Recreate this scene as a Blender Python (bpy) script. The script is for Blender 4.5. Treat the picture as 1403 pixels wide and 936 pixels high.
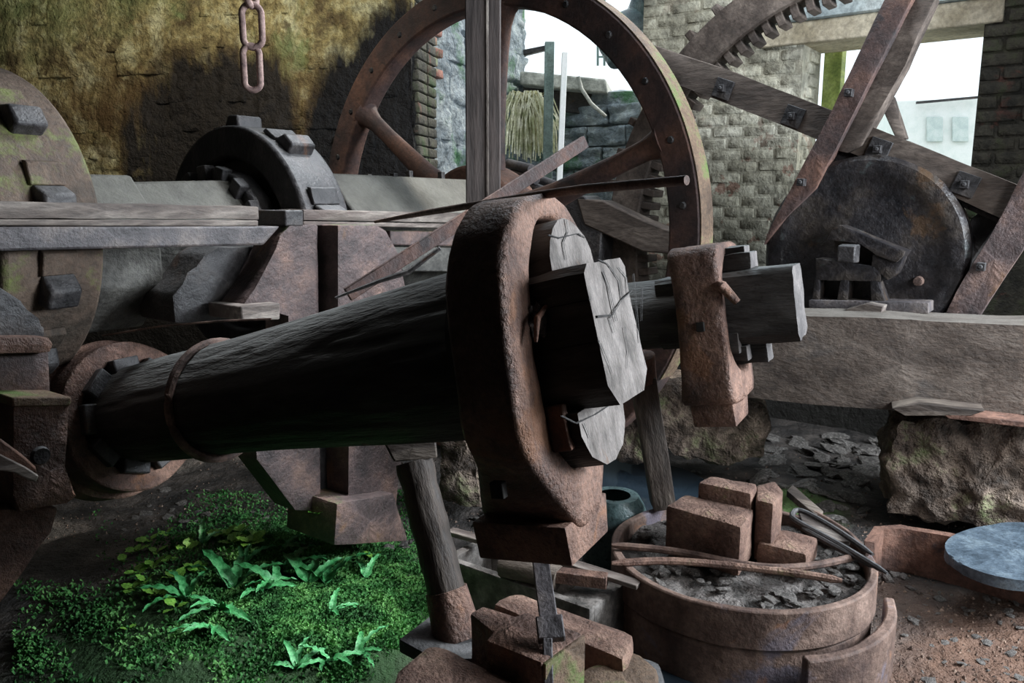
import bpy, bmesh, math, random
from mathutils import Vector, Matrix, noise
for o in list(bpy.data.objects): bpy.data.objects.remove(o)
SC = bpy.context.scene; COL = SC.collection; PI = math.pi
random.seed(7)

# ------------------------------------------------------------------ camera
FPX, CX, CY, PITCH = 1100.0, 701.5, 468.0, math.radians(10)
CAM = Vector((0, 0, 1.65))
cd = bpy.data.cameras.new('camera'); co = bpy.data.objects.new('camera', cd); COL.objects.link(co)
co.location = CAM; co.rotation_euler = (PI/2 - PITCH, 0, 0)
cd.sensor_width = 36; cd.lens = 36*FPX/1403; cd.clip_start = .05; cd.clip_end = 300
SC.camera = co
# ------------------------------------------------------------------ world, lights, exposure
w = bpy.data.worlds.new('sky'); SC.world = w; w.use_nodes = True
bg = w.node_tree.nodes['Background']; bg.inputs[0].default_value = (.84, .94, 1, 1); bg.inputs[1].default_value = 1.5
def area(loc, target, size, energy, color, size_y=None, spread=180):
    l = bpy.data.lights.new('daylight', 'AREA'); l.spread = math.radians(spread); l.energy = energy; l.color = color; l.size = size
    if size_y: l.shape = 'RECTANGLE'; l.size_y = size_y
    o = bpy.data.objects.new('daylight', l); COL.objects.link(o); o.location = loc
    o.rotation_euler = (Vector(target)-Vector(loc)).to_track_quat('-Z', 'Y').to_euler(); return o
area((4.0, 2.2, 2.3), (-.2, 2.5, .8), 1.3, 370, (.84, .92, 1), 1.4)           # big doorway on the right
area((1.1, 4.3, 3.6), (0, 2.3, .7), 1.0, 50, (.76, .89, 1), 1.0)              # roof opening above the hammers
area((.1, 4.0, 3.7), (-1.5, 2.1, .9), .5, 9, (.9, .95, 1), .5, 60)           # unseen fill added to brighten the left housing
area((2.5, 1.3, 2.2), (2.1, 3.8, .2), .6, 30, (.95, .96, 1), .7)               # fill added at the right for the boulder and floor
area((-2.2, 4.7, 3.7), (-2.6, 6.5, 2.7), .9, 40, (1, .95, .84), .9)          # warm lamp added to light the stained wall
area((1.5, 4.5, 3.7), (1.6, 6.4, 2.5), .6, 16, (.95, .96, 1), .6)             # lamp added to brighten the upper whitewashed wall
area((.0, 3.5, 3.7), (-.55, 2.95, .1), .4, 8, (.95, .97, 1), .4, 45)               # narrow lamp added overhead to brighten the moss
sl = bpy.data.lights.new('sun', 'SUN'); sl.energy = 3.5; sl.angle = .02; sl.color = (1, .95, .85)
so = bpy.data.objects.new('sun', sl); COL.objects.link(so)
so.rotation_euler = Vector((-.75, -.5, -.8)).to_track_quat('-Z', 'Y').to_euler()
SC.view_settings.view_transform = 'Standard'; SC.view_settings.look = 'None'
SC.view_settings.exposure = 0; SC.view_settings.gamma = 1

# ------------------------------------------------------------------ geometry of the place
AN = math.radians(36)
A = Vector((math.cos(AN), -math.sin(AN), 0)); B = Vector((math.sin(AN), math.cos(AN), 0)); Z = Vector((0, 0, 1))
def ray(px, py):
    u = (px-CX)/FPX; v = (CY-py)/FPX
    return Vector((u, math.cos(PITCH)+v*math.sin(PITCH), -math.sin(PITCH)+v*math.cos(PITCH)))
def at(px, py, Y): d = ray(px, py); return CAM + d*(Y/d.y)
def atz(px, py, z): d = ray(px, py); return CAM + d*((z-CAM.z)/d.z)
def onp(px, py, P, N): d = ray(px, py); return CAM + d*((Vector(P)-CAM).dot(N)/d.dot(N))
def frame(o, x, y, z):
    m = Matrix.Identity(4)
    for i, c in enumerate((x, y, z)):
        for j in range(3): m[j][i] = c[j]
    for j in range(3): m[j][3] = o[j]
    return m
def GA(o): return frame(o, A, B, Z)
def along(p, q, up=Z):
    x = (q-p).normalized(); y = up.cross(x).normalized(); z = x.cross(y); return frame(p, x, y, z)

# ------------------------------------------------------------------ materials
def mat(name, cols, scale=3, stretch=(1, 1, 1), rough=.8, metal=0, bump=.5, bscale=60, bdist=.01, coord='Object',
        moss=None, dust=None, patch=None, spec=.4, fine=.35, extra=None):
    m = bpy.data.materials.new(name); m.use_nodes = True; nt = m.node_tree; N = nt.nodes; L = nt.links
    b = N['Principled BSDF']; b.inputs['Metallic'].default_value = metal
    b.inputs['Specular IOR Level'].default_value = spec
    if coord == 'pos': src = N.new('ShaderNodeNewGeometry').outputs['Position']
    else: src = N.new('ShaderNodeTexCoord').outputs['Object']
    mp = N.new('ShaderNodeMapping'); mp.inputs['Scale'].default_value = stretch; L.new(src, mp.inputs[0]); v = mp.outputs[0]
    def nz(s, det=8, ro=.62, vec=None, dist=0):
        n = N.new('ShaderNodeTexNoise'); n.inputs['Scale'].default_value = s; n.inputs['Detail'].default_value = det
        n.inputs['Roughness'].default_value = ro; n.inputs['Distortion'].default_value = dist; L.new(vec or v, n.inputs['Vector']); return n.outputs['Fac']
    def ramp(f, stops):
        r = N.new('ShaderNodeValToRGB'); e = r.color_ramp.elements
        while len(e) < len(stops): e.new(.5)
        for el, (p, c) in zip(e, stops):
            el.position = p; el.color = (c[0], c[1], c[2], 1) if not isinstance(c, (int, float)) else (c, c, c, 1)
        L.new(f, r.inputs[0]); return r.outputs['Color']
    def mix(f, a, c, mode='MIX'):
        x = N.new('ShaderNodeMix'); x.data_type = 'RGBA'; x.blend_type = mode
        for s, val in ((0, f), (6, a), (7, c)):
            if hasattr(val, 'is_output'): L.new(val, x.inputs[s])
            elif isinstance(val, (int, float)): x.inputs[s].default_value = val
            else: x.inputs[s].default_value = (*val, 1)
        return x.outputs[2]
    def mth(op, a, c=0.0):
        x = N.new('ShaderNodeMath'); x.operation = op; x.use_clamp = False
        for s, val in ((0, a), (1, c)):
            if hasattr(val, 'is_output'): L.new(val, x.inputs[s])
            else: x.inputs[s].default_value = val
        return x.outputs[0]
    n = len(cols); base = ramp(nz(scale), [(.36+.28*i/max(1, n-1), c) for i, c in enumerate(cols)])
    f1 = nz(bscale, 4, .7)
    base = mix(fine, base, ramp(f1, [(.36, .3), (.64, 1.8)]), 'MULTIPLY')
    if patch:
        for (pc, ps, th, sv) in patch:
            base = mix(mth('MULTIPLY', ramp(nz(ps, 6, .6, dist=.6), [(th, 0.), (th+.06, 1.)]), sv), base, pc)
    def topmask(lo):
        g = N.new('ShaderNodeNewGeometry'); s = N.new('ShaderNodeSeparateXYZ'); L.new(g.outputs['Normal'], s.inputs[0])
        return ramp(s.outputs['Z'], [(max(lo, 0), 0.), (min(1, max(lo, 0)+.35), 1.)])
    if dust:
        dc, lo, ds = dust
        base = mix(mth('MULTIPLY', mth('MULTIPLY', topmask(lo), ramp(nz(9, 6), [(.3, .35), (.65, 1.)])), ds), base, dc)
    if moss:
        mc, msc, th, lo = moss
        f = ramp(nz(msc, 8, .7), [(th, 0.), (th+.12, 1.)])
        if lo is not None: f = mth('MULTIPLY', f, topmask(lo))
        base = mix(f, base, mix(f1, mc, (mc[0]*.3, mc[1]*.35, mc[2]*.3)))
    if extra: base = extra(dict(N=N, L=L, nz=nz, ramp=ramp, mix=mix, mth=mth, v=v, src=src), base)
    L.new(base, b.inputs['Base Color'])
    rr = ramp(f1, [(.3, max(0, rough-.15)), (.7, min(1, rough+.12))]); L.new(rr, b.inputs['Roughness'])
    bh = mth('ADD', mth('MULTIPLY', nz(bscale*.22, 6, .6), 2.2), f1)
    bu = N.new('ShaderNodeBump'); bu.inputs['Strength'].default_value = bump; bu.inputs['Distance'].default_value = bdist
    L.new(bh, bu.inputs['Height']); L.new(bu.outputs[0], b.inputs['Normal'])
    return m
G3 = (.10, .20, .035)
M = {}
M['rust'] = mat('rusty_iron', [(.055, .030, .023), (.125, .070, .052), (.25, .145, .105)], 5, bscale=65, bump=.8, bdist=.014, rough=.62, patch=[((.27, .12, .055), 4, .60, .5)])
M['redrust'] = mat('red_rust', [(.06, .032, .025), (.12, .062, .044), (.19, .10, .07)], 5, bscale=45, bump=.6, rough=.8, patch=[((.035, .03, .035), 3, .60, .8)])
M['wheel'] = mat('wheel_iron', [(.035, .027, .027), (.08, .048, .042), (.15, .078, .055)], 3, bscale=50, bump=.4, rough=.7, patch=[((.03, .028, .03), 5, .63, .8)])
M['purple'] = mat('purple_iron', [(.04, .03, .03), (.10, .07, .066), (.20, .125, .10)], 4, bscale=55, bump=.6, rough=.6, patch=[((.24, .13, .06), 5, .6, .5)], moss=((.10, .16, .05), 3, .5, .6))
M['drum'] = mat('mossy_drum_iron', [(.04, .03, .022), (.085, .058, .042), (.13, .095, .07)], 4, bscale=50, bump=.6, moss=((.20, .24, .06), 3.5, .54, None))
M['mossrust'] = mat('mossy_iron', [(.07, .045, .03), (.13, .085, .055), (.19, .13, .085)], 5, bscale=60, bump=.7, moss=((.15, .22, .06), 5, .53, None))
M['tub'] = mat('tub_iron', [(.06, .036, .03), (.14, .09, .07), (.25, .17, .135)], 4, bscale=50, bump=.5, patch=[((.14, .13, .17), 3, .55, .7), ((.32, .14, .06), 5, .6, .5)])
M['block'] = mat('block_iron', [(.08, .045, .034), (.17, .10, .075), (.27, .17, .125)], 6, bscale=70, bump=.8, bdist=.012, rough=.85, moss=((.20, .24, .06), 5, .6, None))
M['dark'] = mat('dark_iron', [(.016, .015, .016), (.038, .035, .036), (.075, .066, .062)], 5, bscale=40, bump=.5, rough=.55, patch=[((.11, .05, .025), 4, .62, .7)], dust=((.17, .17, .17), .5, .6))
M['disc'] = mat('greased_iron', [(.010, .010, .012), (.024, .021, .022), (.055, .045, .038)], 4, bscale=30, bump=.6, rough=.4, patch=[((.085, .05, .028), 3, .60, .7), ((.06, .07, .07), 6, .62, .7)])
M['rod'] = mat('rod_iron', [(.05, .03, .024), (.12, .075, .06), (.2, .13, .1)], 12, bscale=90, bump=.4)
M['link'] = mat('chain_iron', [(.14, .09, .085), (.27, .18, .16), (.36, .25, .22)], 25, bscale=120, bump=.3)
WS = (.12, 1, 1)
M['helve'] = mat('black_timber', [(.018, .016, .015), (.036, .033, .031), (.075, .07, .066)], 6, (.22, 1, 1), bscale=30, bump=.8, bdist=.015, rough=.72, spec=.2, fine=.25, dust=((.27, .275, .265), .3, .85))  # top dust made paler to paint in the upper highlight
M['endgrain'] = mat('end_grain', [(.08, .07, .063), (.17, .15, .138), (.235, .21, .195)], 7, (1, 2, 1), bscale=60, bump=.5, rough=.85, fine=.3, patch=[((.17, .10, .07), 5, .62, .7)])
M['darkend'] = mat('dark_end_grain', [(.05, .045, .045), (.09, .082, .08), (.14, .125, .12)], 6, bscale=60, bump=.5)
M['prop'] = mat('prop_timber', [(.025, .019, .015), (.065, .049, .04), (.16, .13, .105)], 6, (.25, 1, 1), bscale=45, bump=.6, rough=.7)
M['beam'] = mat('beam_timber', [(.04, .029, .023), (.085, .064, .051), (.135, .107, .088)], 5, (.5, 1, 1), bscale=60, bump=.6, rough=.8, patch=[((.05, .043, .04), 4, .58, .6)], dust=((.20, .18, .155), .5, .9))
M['plank'] = mat('plank_timber', [(.06, .045, .04), (.14, .115, .10), (.27, .235, .205)], 7, (.25, 1, 1), bscale=60, bump=.5, patch=[((.08, .055, .05), 5, .55, .7)])
M['grey'] = mat('dusty_casing', [(.035, .033, .03), (.08, .076, .068), (.14, .134, .12)], 6, bscale=50, bump=.5, rough=.75, dust=((.16, .153, .13), .3, .8))
M['arm'] = mat('arm_timber', [(.045, .034, .028), (.09, .069, .057), (.145, .115, .095)], 6, (.3, 1, 1), bscale=50, bump=.4, rough=.8)
M['post'] = mat('post_timber', [(.035, .028, .026), (.075, .06, .055), (.13, .105, .095)], 6, WS, bscale=50, bump=.4, patch=[((.03, .03, .035), 2, .55, .7)])
M['iron_rail'] = mat('rail_iron', [(.04, .036, .038), (.09, .08, .083), (.16, .135, .125)], 6, bscale=70, bump=.4, rough=.55)
M['stone'] = mat('mossy_stone', [(.05, .038, .03), (.15, .11, .085), (.34, .26, .20)], 6, bscale=22, bump=1, bdist=.05, moss=((.24, .32, .12), 3, .56, None))
M['rubble'] = mat('rubble_stone', [(.06, .055, .05), (.15, .135, .122), (.28, .255, .235)], 9, bscale=50, bump=.7, rough=.6)
M['slate'] = mat('blue_grey_slab', [(.035, .05, .065), (.07, .095, .12), (.13, .165, .19)], 7, bscale=60, bump=.3, rough=.4)
M['mud'] = mat('mud', [(.03, .027, .025), (.07, .06, .055), (.15, .13, .11)], 7, bscale=40, bump=1, bdist=.03, coord='pos')
M['debris'] = mat('ash_debris', [(.05, .045, .04), (.13, .115, .105), (.27, .24, .22)], 12, bscale=60, bump=1, bdist=.03)
M['fern'] = mat('fern_leaf', [(.03, .19, .05), (.07, .33, .11), (.15, .46, .18)], 8, bscale=30, bump=.3, rough=.35, spec=.5)
M['seed'] = mat('young_leaf', [(.09, .28, .03), (.18, .42, .06), (.30, .52, .10)], 8, bscale=30, bump=.3, rough=.4)
M['mossleaf'] = mat('moss_tuft', [(.012, .065, .013), (.045, .18, .04), (.15, .36, .10)], 7, bscale=90, bump=.2, rough=.8, coord='pos')
M['dry'] = mat('dry_grass', [(.30, .32, .15), (.55, .54, .36), (.8, .78, .62)], 8, coord='pos', bump=.1)
M['outstone'] = mat('outside_stone', [(.12, .15, .17), (.24, .28, .31), (.40, .44, .45)], 4, bscale=20, bump=1, bdist=.03, coord='pos', moss=((.12, .28, .14), 2.2, .52, None))
M['redbrick'] = mat('red_brick', [(.20, .09, .07), (.30, .14, .11), (.38, .24, .19)], 6, bscale=40, bump=.8, coord='pos', moss=((.2, .33, .2), 2.0, .5, None))
M['mossbank'] = mat('mossy_masonry', [(.05, .07, .05), (.13, .16, .11), (.24, .28, .2)], 3, bscale=14, bump=1, bdist=.05, coord='pos', moss=((.14, .34, .08), 1.6, .45, None))
M['white'] = mat('white_paint', [(.8, .84, .82), (.88, .9, .88), (.92, .93, .92)], 5, bump=.1, fine=.05)
M['pane'] = mat('hazy_pane', [(.5, .58, .58), (.6, .68, .66), (.7, .75, .74)], 5, bump=.1, fine=.1)
M['greypaint'] = mat('grey_green_paint', [(.10, .15, .14), (.16, .22, .2), (.2, .27, .25)], 5, bump=.1)
M['concrete'] = mat('lichen_concrete', [(.25, .26, .23), (.42, .42, .38), (.6, .6, .55)], 5, bump=.6, bscale=30, coord='pos')
M['greenpost'] = mat('green_timber', [(.12, .17, .04), (.24, .30, .08), (.36, .42, .16)], 5, (1, 1, .15), bump=.3)
M['pipe'] = mat('pipe_iron', [(.03, .05, .06), (.07, .11, .12), (.14, .19, .19)], 5, bump=.3, rough=.35)
M['jade'] = mat('verdigris_iron', [(.03, .05, .05), (.07, .11, .11), (.13, .19, .17)], 5, bump=.3, rough=.35)
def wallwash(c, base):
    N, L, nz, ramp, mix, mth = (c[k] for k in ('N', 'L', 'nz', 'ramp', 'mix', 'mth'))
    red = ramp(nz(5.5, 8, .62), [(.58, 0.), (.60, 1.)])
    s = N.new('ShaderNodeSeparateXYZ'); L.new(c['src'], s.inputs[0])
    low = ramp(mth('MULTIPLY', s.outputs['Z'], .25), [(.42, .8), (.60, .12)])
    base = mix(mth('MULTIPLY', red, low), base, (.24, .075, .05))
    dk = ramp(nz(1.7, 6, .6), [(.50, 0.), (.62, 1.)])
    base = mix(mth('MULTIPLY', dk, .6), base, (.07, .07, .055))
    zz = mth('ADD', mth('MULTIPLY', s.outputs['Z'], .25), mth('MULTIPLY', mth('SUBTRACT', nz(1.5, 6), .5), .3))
    base = mix(ramp(zz, [(.40, .62), (.62, 0.)]), base, (.075, .07, .05))  # wall shading painted in, darker towards the bottom
    return mix(ramp(mth('MULTIPLY', s.outputs['Z'], .25), [(.22, 1.), (.30, 0.)]), base, (.018, .016, .013))  # shadow beneath the long beam painted into the wall base
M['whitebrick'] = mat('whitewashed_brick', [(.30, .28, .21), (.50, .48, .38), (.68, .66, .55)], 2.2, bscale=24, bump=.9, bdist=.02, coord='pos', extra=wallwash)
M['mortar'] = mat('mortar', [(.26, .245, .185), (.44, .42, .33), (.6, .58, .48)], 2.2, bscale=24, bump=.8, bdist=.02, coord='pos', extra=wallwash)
M['lintel'] = mat('lintel_paint', [(.26, .31, .32), (.38, .44, .44), (.5, .55, .54)], 4, bscale=30, bump=.5, coord='pos')
M['sill'] = mat('timber_frame_paint', [(.3, .26, .18), (.45, .4, .3), (.55, .5, .38)], 4, bscale=30, bump=.4, coord='pos')
M['darkbrick'] = mat('sooty_brick', [(.03, .03, .025), (.07, .065, .05), (.13, .11, .08)], 3, bscale=24, bump=1, bdist=.02, coord='pos', moss=((.06, .10, .04), 3, .5, None), patch=[((.16, .06, .045), 4, .58, .6)])
M['plain'] = mat('sooty_plaster', [(.02, .019, .017), (.04, .036, .03), (.07, .06, .05)], 2, bscale=14, bump=.6, coord='pos')
M['ceil'] = mat('sooty_boards', [(.02, .018, .016), (.035, .03, .028), (.06, .05, .045)], 3, bump=.3, coord='pos')

# ------------------------------------------------------------------ mesh helpers
def obj(name, bm, m, parent=None, MX=None, bevel=0, seg=2, sharp=40, label=None):
    MX = MX or Matrix.Identity(4)
    bmesh.ops.recalc_face_normals(bm, faces=bm.faces)
    for f in bm.faces: f.smooth = True
    me = bpy.data.meshes.new(name); bm.to_mesh(me); bm.free()
    for x in (m if isinstance(m, (list, tuple)) else [m]): me.materials.append(M[x] if isinstance(x, str) else x)
    me.set_sharp_from_angle(angle=math.radians(sharp))
    o = bpy.data.objects.new(name, me); COL.objects.link(o)
    if parent is not None:
        o.parent = parent; o.matrix_basis = worldof(parent).inverted() @ MX
    else: o.matrix_basis = MX
    if bevel:
        b = o.modifiers.new('bevel', 'BEVEL'); b.width = bevel; b.segments = seg; b.limit_method = 'ANGLE'; b.angle_limit = math.radians(35)
    if label: o['label'] = label
    return o
def worldof(o):
    m = o.matrix_basis.copy()
    while o.parent: o = o.parent; m = o.matrix_basis @ m
    return m
def tag(o, label, cat, group=None, kind=None):
    o['label'] = label; o['category'] = cat
    if group: o['group'] = group
    if kind: o['kind'] = kind
    return o
def thing(name, label, cat, loc, group=None):
    o = bpy.data.objects.new(name, None); COL.objects.link(o); o.empty_display_size = .05
    o.matrix_basis = Matrix.Translation(Vector(loc)); return tag(o, label, cat, group)
def struct(o): o['kind'] = 'structure'; return o
def box(bm, x0, x1, y0, y1, z0, z1):
    v = [bm.verts.new(p) for p in ((x0, y0, z0), (x1, y0, z0), (x1, y1, z0), (x0, y1, z0), (x0, y0, z1), (x1, y0, z1), (x1, y1, z1), (x0, y1, z1))]
    for f in ((3, 2, 1, 0), (4, 5, 6, 7), (0, 1, 5, 4), (1, 2, 6, 5), (2, 3, 7, 6), (3, 0, 4, 7)): bm.faces.new([v[i] for i in f])
    return v
def prism(bm, pts, lo, hi, axis=2):
    def P(a, b, c): return ((a, b, c), (a, c, b), (c, a, b))[(2, 1, 0).index(axis)]
    n = len(pts); lo_ = lo if isinstance(lo, (list, tuple)) else [lo]*n; hi_ = hi if isinstance(hi, (list, tuple)) else [hi]*n
    v0 = [bm.verts.new(P(p[0], p[1], lo_[i])) for i, p in enumerate(pts)]; v1 = [bm.verts.new(P(p[0], p[1], hi_[i])) for i, p in enumerate(pts)]
    bm.faces.new(v0[::-1]); bm.faces.new(v1)
    for i in range(n): j = (i+1) % n; bm.faces.new((v0[i], v0[j], v1[j], v1[i]))
def tube(bm, pts, rads, n=12, cap=True, flat=1, up=Z, rfun=None):
    pts = [Vector(p) for p in pts]; rings = []
    if not isinstance(rads, (list, tuple)): rads = [rads]*len(pts)
    for i, p in enumerate(pts):
        t = (pts[min(i+1, len(pts)-1)]-pts[max(i-1, 0)]).normalized()
        u = up if abs(t.dot(up)) < .95 else Vector((1, 0, 0))
        s = t.cross(u).normalized(); q = s.cross(t).normalized()
        ring = []
        for k in range(n):
            a = 2*PI*k/n + PI/n; r = rads[i]*(rfun(a, i) if rfun else 1)
            ring.append(bm.verts.new(p + s*math.cos(a)*r + q*math.sin(a)*r*flat))
        rings.append(ring)
    for a, b in zip(rings, rings[1:]):
        for k in range(n): j = (k+1) % n; bm.faces.new((a[k], a[j], b[j], b[k]))
    if cap: bm.faces.new(rings[0][::-1]); bm.faces.new(rings[-1])
    return rings
def annulus(bm, ri, ro, x0, x1, n=64, a0=0, a1=2*PI, jit=0):   # ring about local x axis
    full = abs(a1-a0-2*PI) < 1e-4; cnt = n if full else n+1; R = []
    for k in range(cnt):
        a = a0+(a1-a0)*k/n; c, s = math.cos(a), math.sin(a)
        R.append([bm.verts.new((x, r*c, r*s)) for (x, r) in ((x0, ri), (x0, ro), (x1, ro), (x1, ri))])
    for k in range(n):
        a, b = R[k], R[(k+1) % cnt]
        for i in range(4): j = (i+1) % 4; bm.faces.new((a[i], a[j], b[j], b[i]))
    if not full: bm.faces.new(R[0]); bm.faces.new(R[-1][::-1])
def split(bm, L, it=6):
    bmesh.ops.triangulate(bm, faces=[f for f in bm.faces if len(f.verts) > 4])
    for _ in range(it):
        e = [e for e in bm.edges if e.calc_length() > L]
        if not e: break
        bmesh.ops.subdivide_edges(bm, edges=e, cuts=1, use_grid_fill=True)
        bmesh.ops.triangulate(bm, faces=[f for f in bm.faces if len(f.verts) > 4])
def rough(bm, amp, freq, seed=0, scale=(1, 1, 1), flatend=False):
    sv = Vector((seed*3.7, seed*1.3, seed*7.1)); bm.normal_update()
    for v in bm.verts:
        p = Vector((v.co.x*scale[0], v.co.y*scale[1], v.co.z*scale[2]))*freq+sv
        v.co += v.normal*amp*(noise.noise(p)+.5*noise.noise(p*2.3))
def bev(bm, w, seg=2):
    bmesh.ops.bevel(bm, geom=list(bm.edges), offset=w, segments=seg, affect='EDGES', profile=.6, clamp_overlap=True)
def pxprism(name, pts, P, Nn, depth, m, parent=None, bevel=.006, rgh=0, cell=.05, freq=8, label=None, seed=0):
    """outline given in photograph pixels on the plane (P, Nn); the solid goes `depth` back from that plane"""
    Nn = Nn.normalized(); W = [onp(x, y, P, Nn) for x, y in pts]; c = sum(W, Vector())/len(W)
    e1 = Z.cross(Nn).normalized() if abs(Nn.z) < .9 else A.copy(); e1 = (e1-Nn*e1.dot(Nn)).normalized(); e2 = Nn.cross(e1); Mx = frame(c, e1, e2, Nn)
    bm = bmesh.new(); prism(bm, [((p-c).dot(e1), (p-c).dot(e2)) for p in W], -depth, 0)
    if rgh:
        bev(bm, bevel); split(bm, cell); rough(bm, rgh, freq, seed); return obj(name, bm, m, parent, Mx, label=label)
    return obj(name, bm, m, parent, Mx, bevel, label=label)
def bar(name, p, q, wy, hz, m, parent=None, bevel=.006, rgh=0, cell=.08, seed=0, up=Z, freq=6, label=None, taper=1):
    L = (q-p).length; Mx = along(p, q, up); bm = bmesh.new(); v = box(bm, 0, L, -wy/2, wy/2, -hz/2, hz/2)
    for vv in v:
        if vv.co.x > L/2: vv.co.y *= taper; vv.co.z *= taper
    if rgh:
        bev(bm, bevel); split(bm, cell); rough(bm, rgh, freq, seed, (.35, 1, 1)); return obj(name, bm, m, parent, Mx, label=label)
    return obj(name, bm, m, parent, Mx, bevel, label=label)
def rodo(name, pts, r, m, parent=None, n=10, flat=1, label=None, up=Z):
    p0 = Vector(pts[0]); bm = bmesh.new(); tube(bm, [Vector(p)-p0 for p in pts], r, n, flat=flat, up=up)
    return obj(name, bm, m, parent, Matrix.Translation(p0), label=label)
def blob(bm, sx, sy, sz, sub=2, amp=.15, fr=1.5, seed=0):
    r = bmesh.ops.create_icosphere(bm, subdivisions=sub, radius=1)
    sv = Vector((seed*5.1, seed*2.7, seed*.9))
    for v in r['verts']:
        k = 1+amp*noise.noise(v.co*fr+sv)*2; v.co = Vector((v.co.x*sx*k, v.co.y*sy*k, v.co.z*sz*k))

# ================================================================== SETTING
def sm(x, a, b): t = max(0, min(1, (x-a)/(b-a))); return t*t*(3-2*t)
def gh(x, y):
    h = .05*noise.noise(Vector((x*1.3, y*1.3, 0)))+.018*noise.noise(Vector((x*6, y*6, 3)))+.008*noise.noise(Vector((x*17, y*17, 5)))
    d = math.hypot((x+1.0)/1.25, (y-3.0)/1.15); h += .16*(1-sm(d, .2, 1.05))
    return h*.8
XS = [-5.5+i*.07 for i in range(150)]; YS = [-1.6+i*.07 for i in range(144)]
def ground_extra(c, base):
    N, L, nz, ramp, mix, mth = (c[k] for k in ('N', 'L', 'nz', 'ramp', 'mix', 'mth'))
    def ell(cx, cy, rx, ry, lo=.75, hi=1.1, wob=.9):
        mp = N.new('ShaderNodeMapping'); L.new(c['src'], mp.inputs[0]); mp.inputs['Location'].default_value = (-cx/rx, -cy/ry, 0); mp.inputs['Scale'].default_value = (1/rx, 1/ry, 0)
        le = N.new('ShaderNodeVectorMath'); le.operation = 'LENGTH'; L.new(mp.outputs[0], le.inputs[0])
        d = mth('ADD', le.outputs['Value'], mth('MULTIPLY', mth('SUBTRACT', nz(2.6, 8, .65), .5), wob))
        return ramp(d, [(lo/2, 1.), (hi/2, 0.)]) if False else ramp(mth('MULTIPLY', d, .5), [(lo/2, 1.), (hi/2, 0.)])
    orange = ell(1.95, 2.15, .95, 1.15, .6, 1.05)
    base = mix(mth('MULTIPLY', orange, .85), base, mix(nz(9, 8, .7), (.07, .035, .025), (.26, .14, .085)))
    mossm = ell(-.95, 2.75, .92, .95, .65, 1.0, .8)
    base = mix(mossm, base, mix(nz(30, 5), (.008, .02, .006), (.03, .09, .02)))
    m2 = ell(1.42, 4.15, .42, .36, .6, 1.05)
    base = mix(m2, base, (.13, .22, .07))
    return base
M['ground'] = mat('forge_floor', [(.022, .02, .019), (.05, .043, .039), (.12, .10, .088)], 4, bscale=34, bump=1, bdist=.03, rough=.7, coord='pos', extra=ground_extra)
bm = bmesh.new(); gv = [[bm.verts.new((x, y, gh(x, y))) for x in XS] for y in YS]
for j in range(len(YS)-1):
    for i in range(len(XS)-1): bm.faces.new((gv[j][i], gv[j][i+1], gv[j+1][i+1], gv[j+1][i]))
struct(obj('floor', bm, 'ground', sharp=180))

# back wall with wheel opening and window, in its own frame (x along A, y into the wall = B)
WB = Vector((1.10, 6.6, 0)); WM = GA(WB)
def wl(px, py): p = onp(px, py, WB, B)-WB; return p.dot(A), p.z
xa = wl(878, 200)[0]; xw0, zw0 = wl(1103, 45); xw1, zw1 = wl(1350, 28); zs = wl(1150, 232)[1]
wtop = 3.9; zhead = wl(1130, 52)[1]
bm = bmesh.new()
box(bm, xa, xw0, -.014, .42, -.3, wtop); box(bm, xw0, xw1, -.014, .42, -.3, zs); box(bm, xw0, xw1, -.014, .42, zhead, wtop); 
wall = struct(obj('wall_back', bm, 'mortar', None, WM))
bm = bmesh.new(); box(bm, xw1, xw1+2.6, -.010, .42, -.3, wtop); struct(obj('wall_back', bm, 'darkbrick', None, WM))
bs = []
for k in range(5):
    bm = bmesh.new(); box(bm, -.116, .116, -.03, .05, -.036, .036); bev(bm, .008, 1); rough(bm, .006, 9, k); me = bpy.data.meshes.new('brick'); 
    for f in bm.faces: f.smooth = True
    bmesh.ops.recalc_face_normals(bm, faces=bm.faces); bm.to_mesh(me); bm.free(); me.set_sharp_from_angle(angle=.8); bs.append(me)
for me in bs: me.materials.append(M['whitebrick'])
bd = [me.copy() for me in bs]
for me in bd: me.materials.clear(); me.materials.append(M['darkbrick'])
def brick(me, x, y, z, sx=1, rz=0, parent=wall, rel=None):
    o = bpy.data.objects.new('brick', me); COL.objects.link(o); o.parent = parent
    o.location = (x, y, z); o.rotation_euler = (random.uniform(-.02, .02), random.uniform(-.012, .012), rz); o.scale = (sx, 1, 1); return o
cnt = 0
for r in range(30):
    z = 1.13+r*.085
    lim0, lim1 = xa, xw0
    x = lim0+(.0 if r % 2 else -.12)
    while x < lim1-.02:
        a, b = max(x, lim0), min(x+.232, lim1)
        if b-a > .05 and z < 3.6:
            zt = z
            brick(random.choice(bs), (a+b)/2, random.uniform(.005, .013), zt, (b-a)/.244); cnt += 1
        x += .244
for r in range(26):            # pier right of the window
    z = 1.4+r*.085; x = xw1+(.0 if r % 2 else -.12)
    while x < xw1+.45:
        a, b = max(x, xw1), x+.232
        if b-a > .05: brick(random.choice(bd), (a+b)/2, random.uniform(-.01, .01), z, (b-a)/.244)
        x += .244
for r in range(int((zhead-zs)/.085)):   # window reveal left
    brick(random.choice(bs), xw0-.012+.0, .16+(.08 if r % 2 else 0), zs+.04+r*.085, .8, PI/2)
bm = bmesh.new(); box(bm, xw0-.3, xw1+.1, -.05, .44, zhead-.03, zhead+.12); struct(obj('trim_1', bm, 'sill', None, WM, .01))
p = wl(1050, 38); q = wl(1050, -40)
bm = bmesh.new(); box(bm, p[0], p[0]+1.6, -.09, .1, zhead+.125, zhead+.7); bev(bm, .02); split(bm, .15); rough(bm, .012, 4); struct(obj('trim_2', bm, 'lintel', None, WM))
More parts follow.
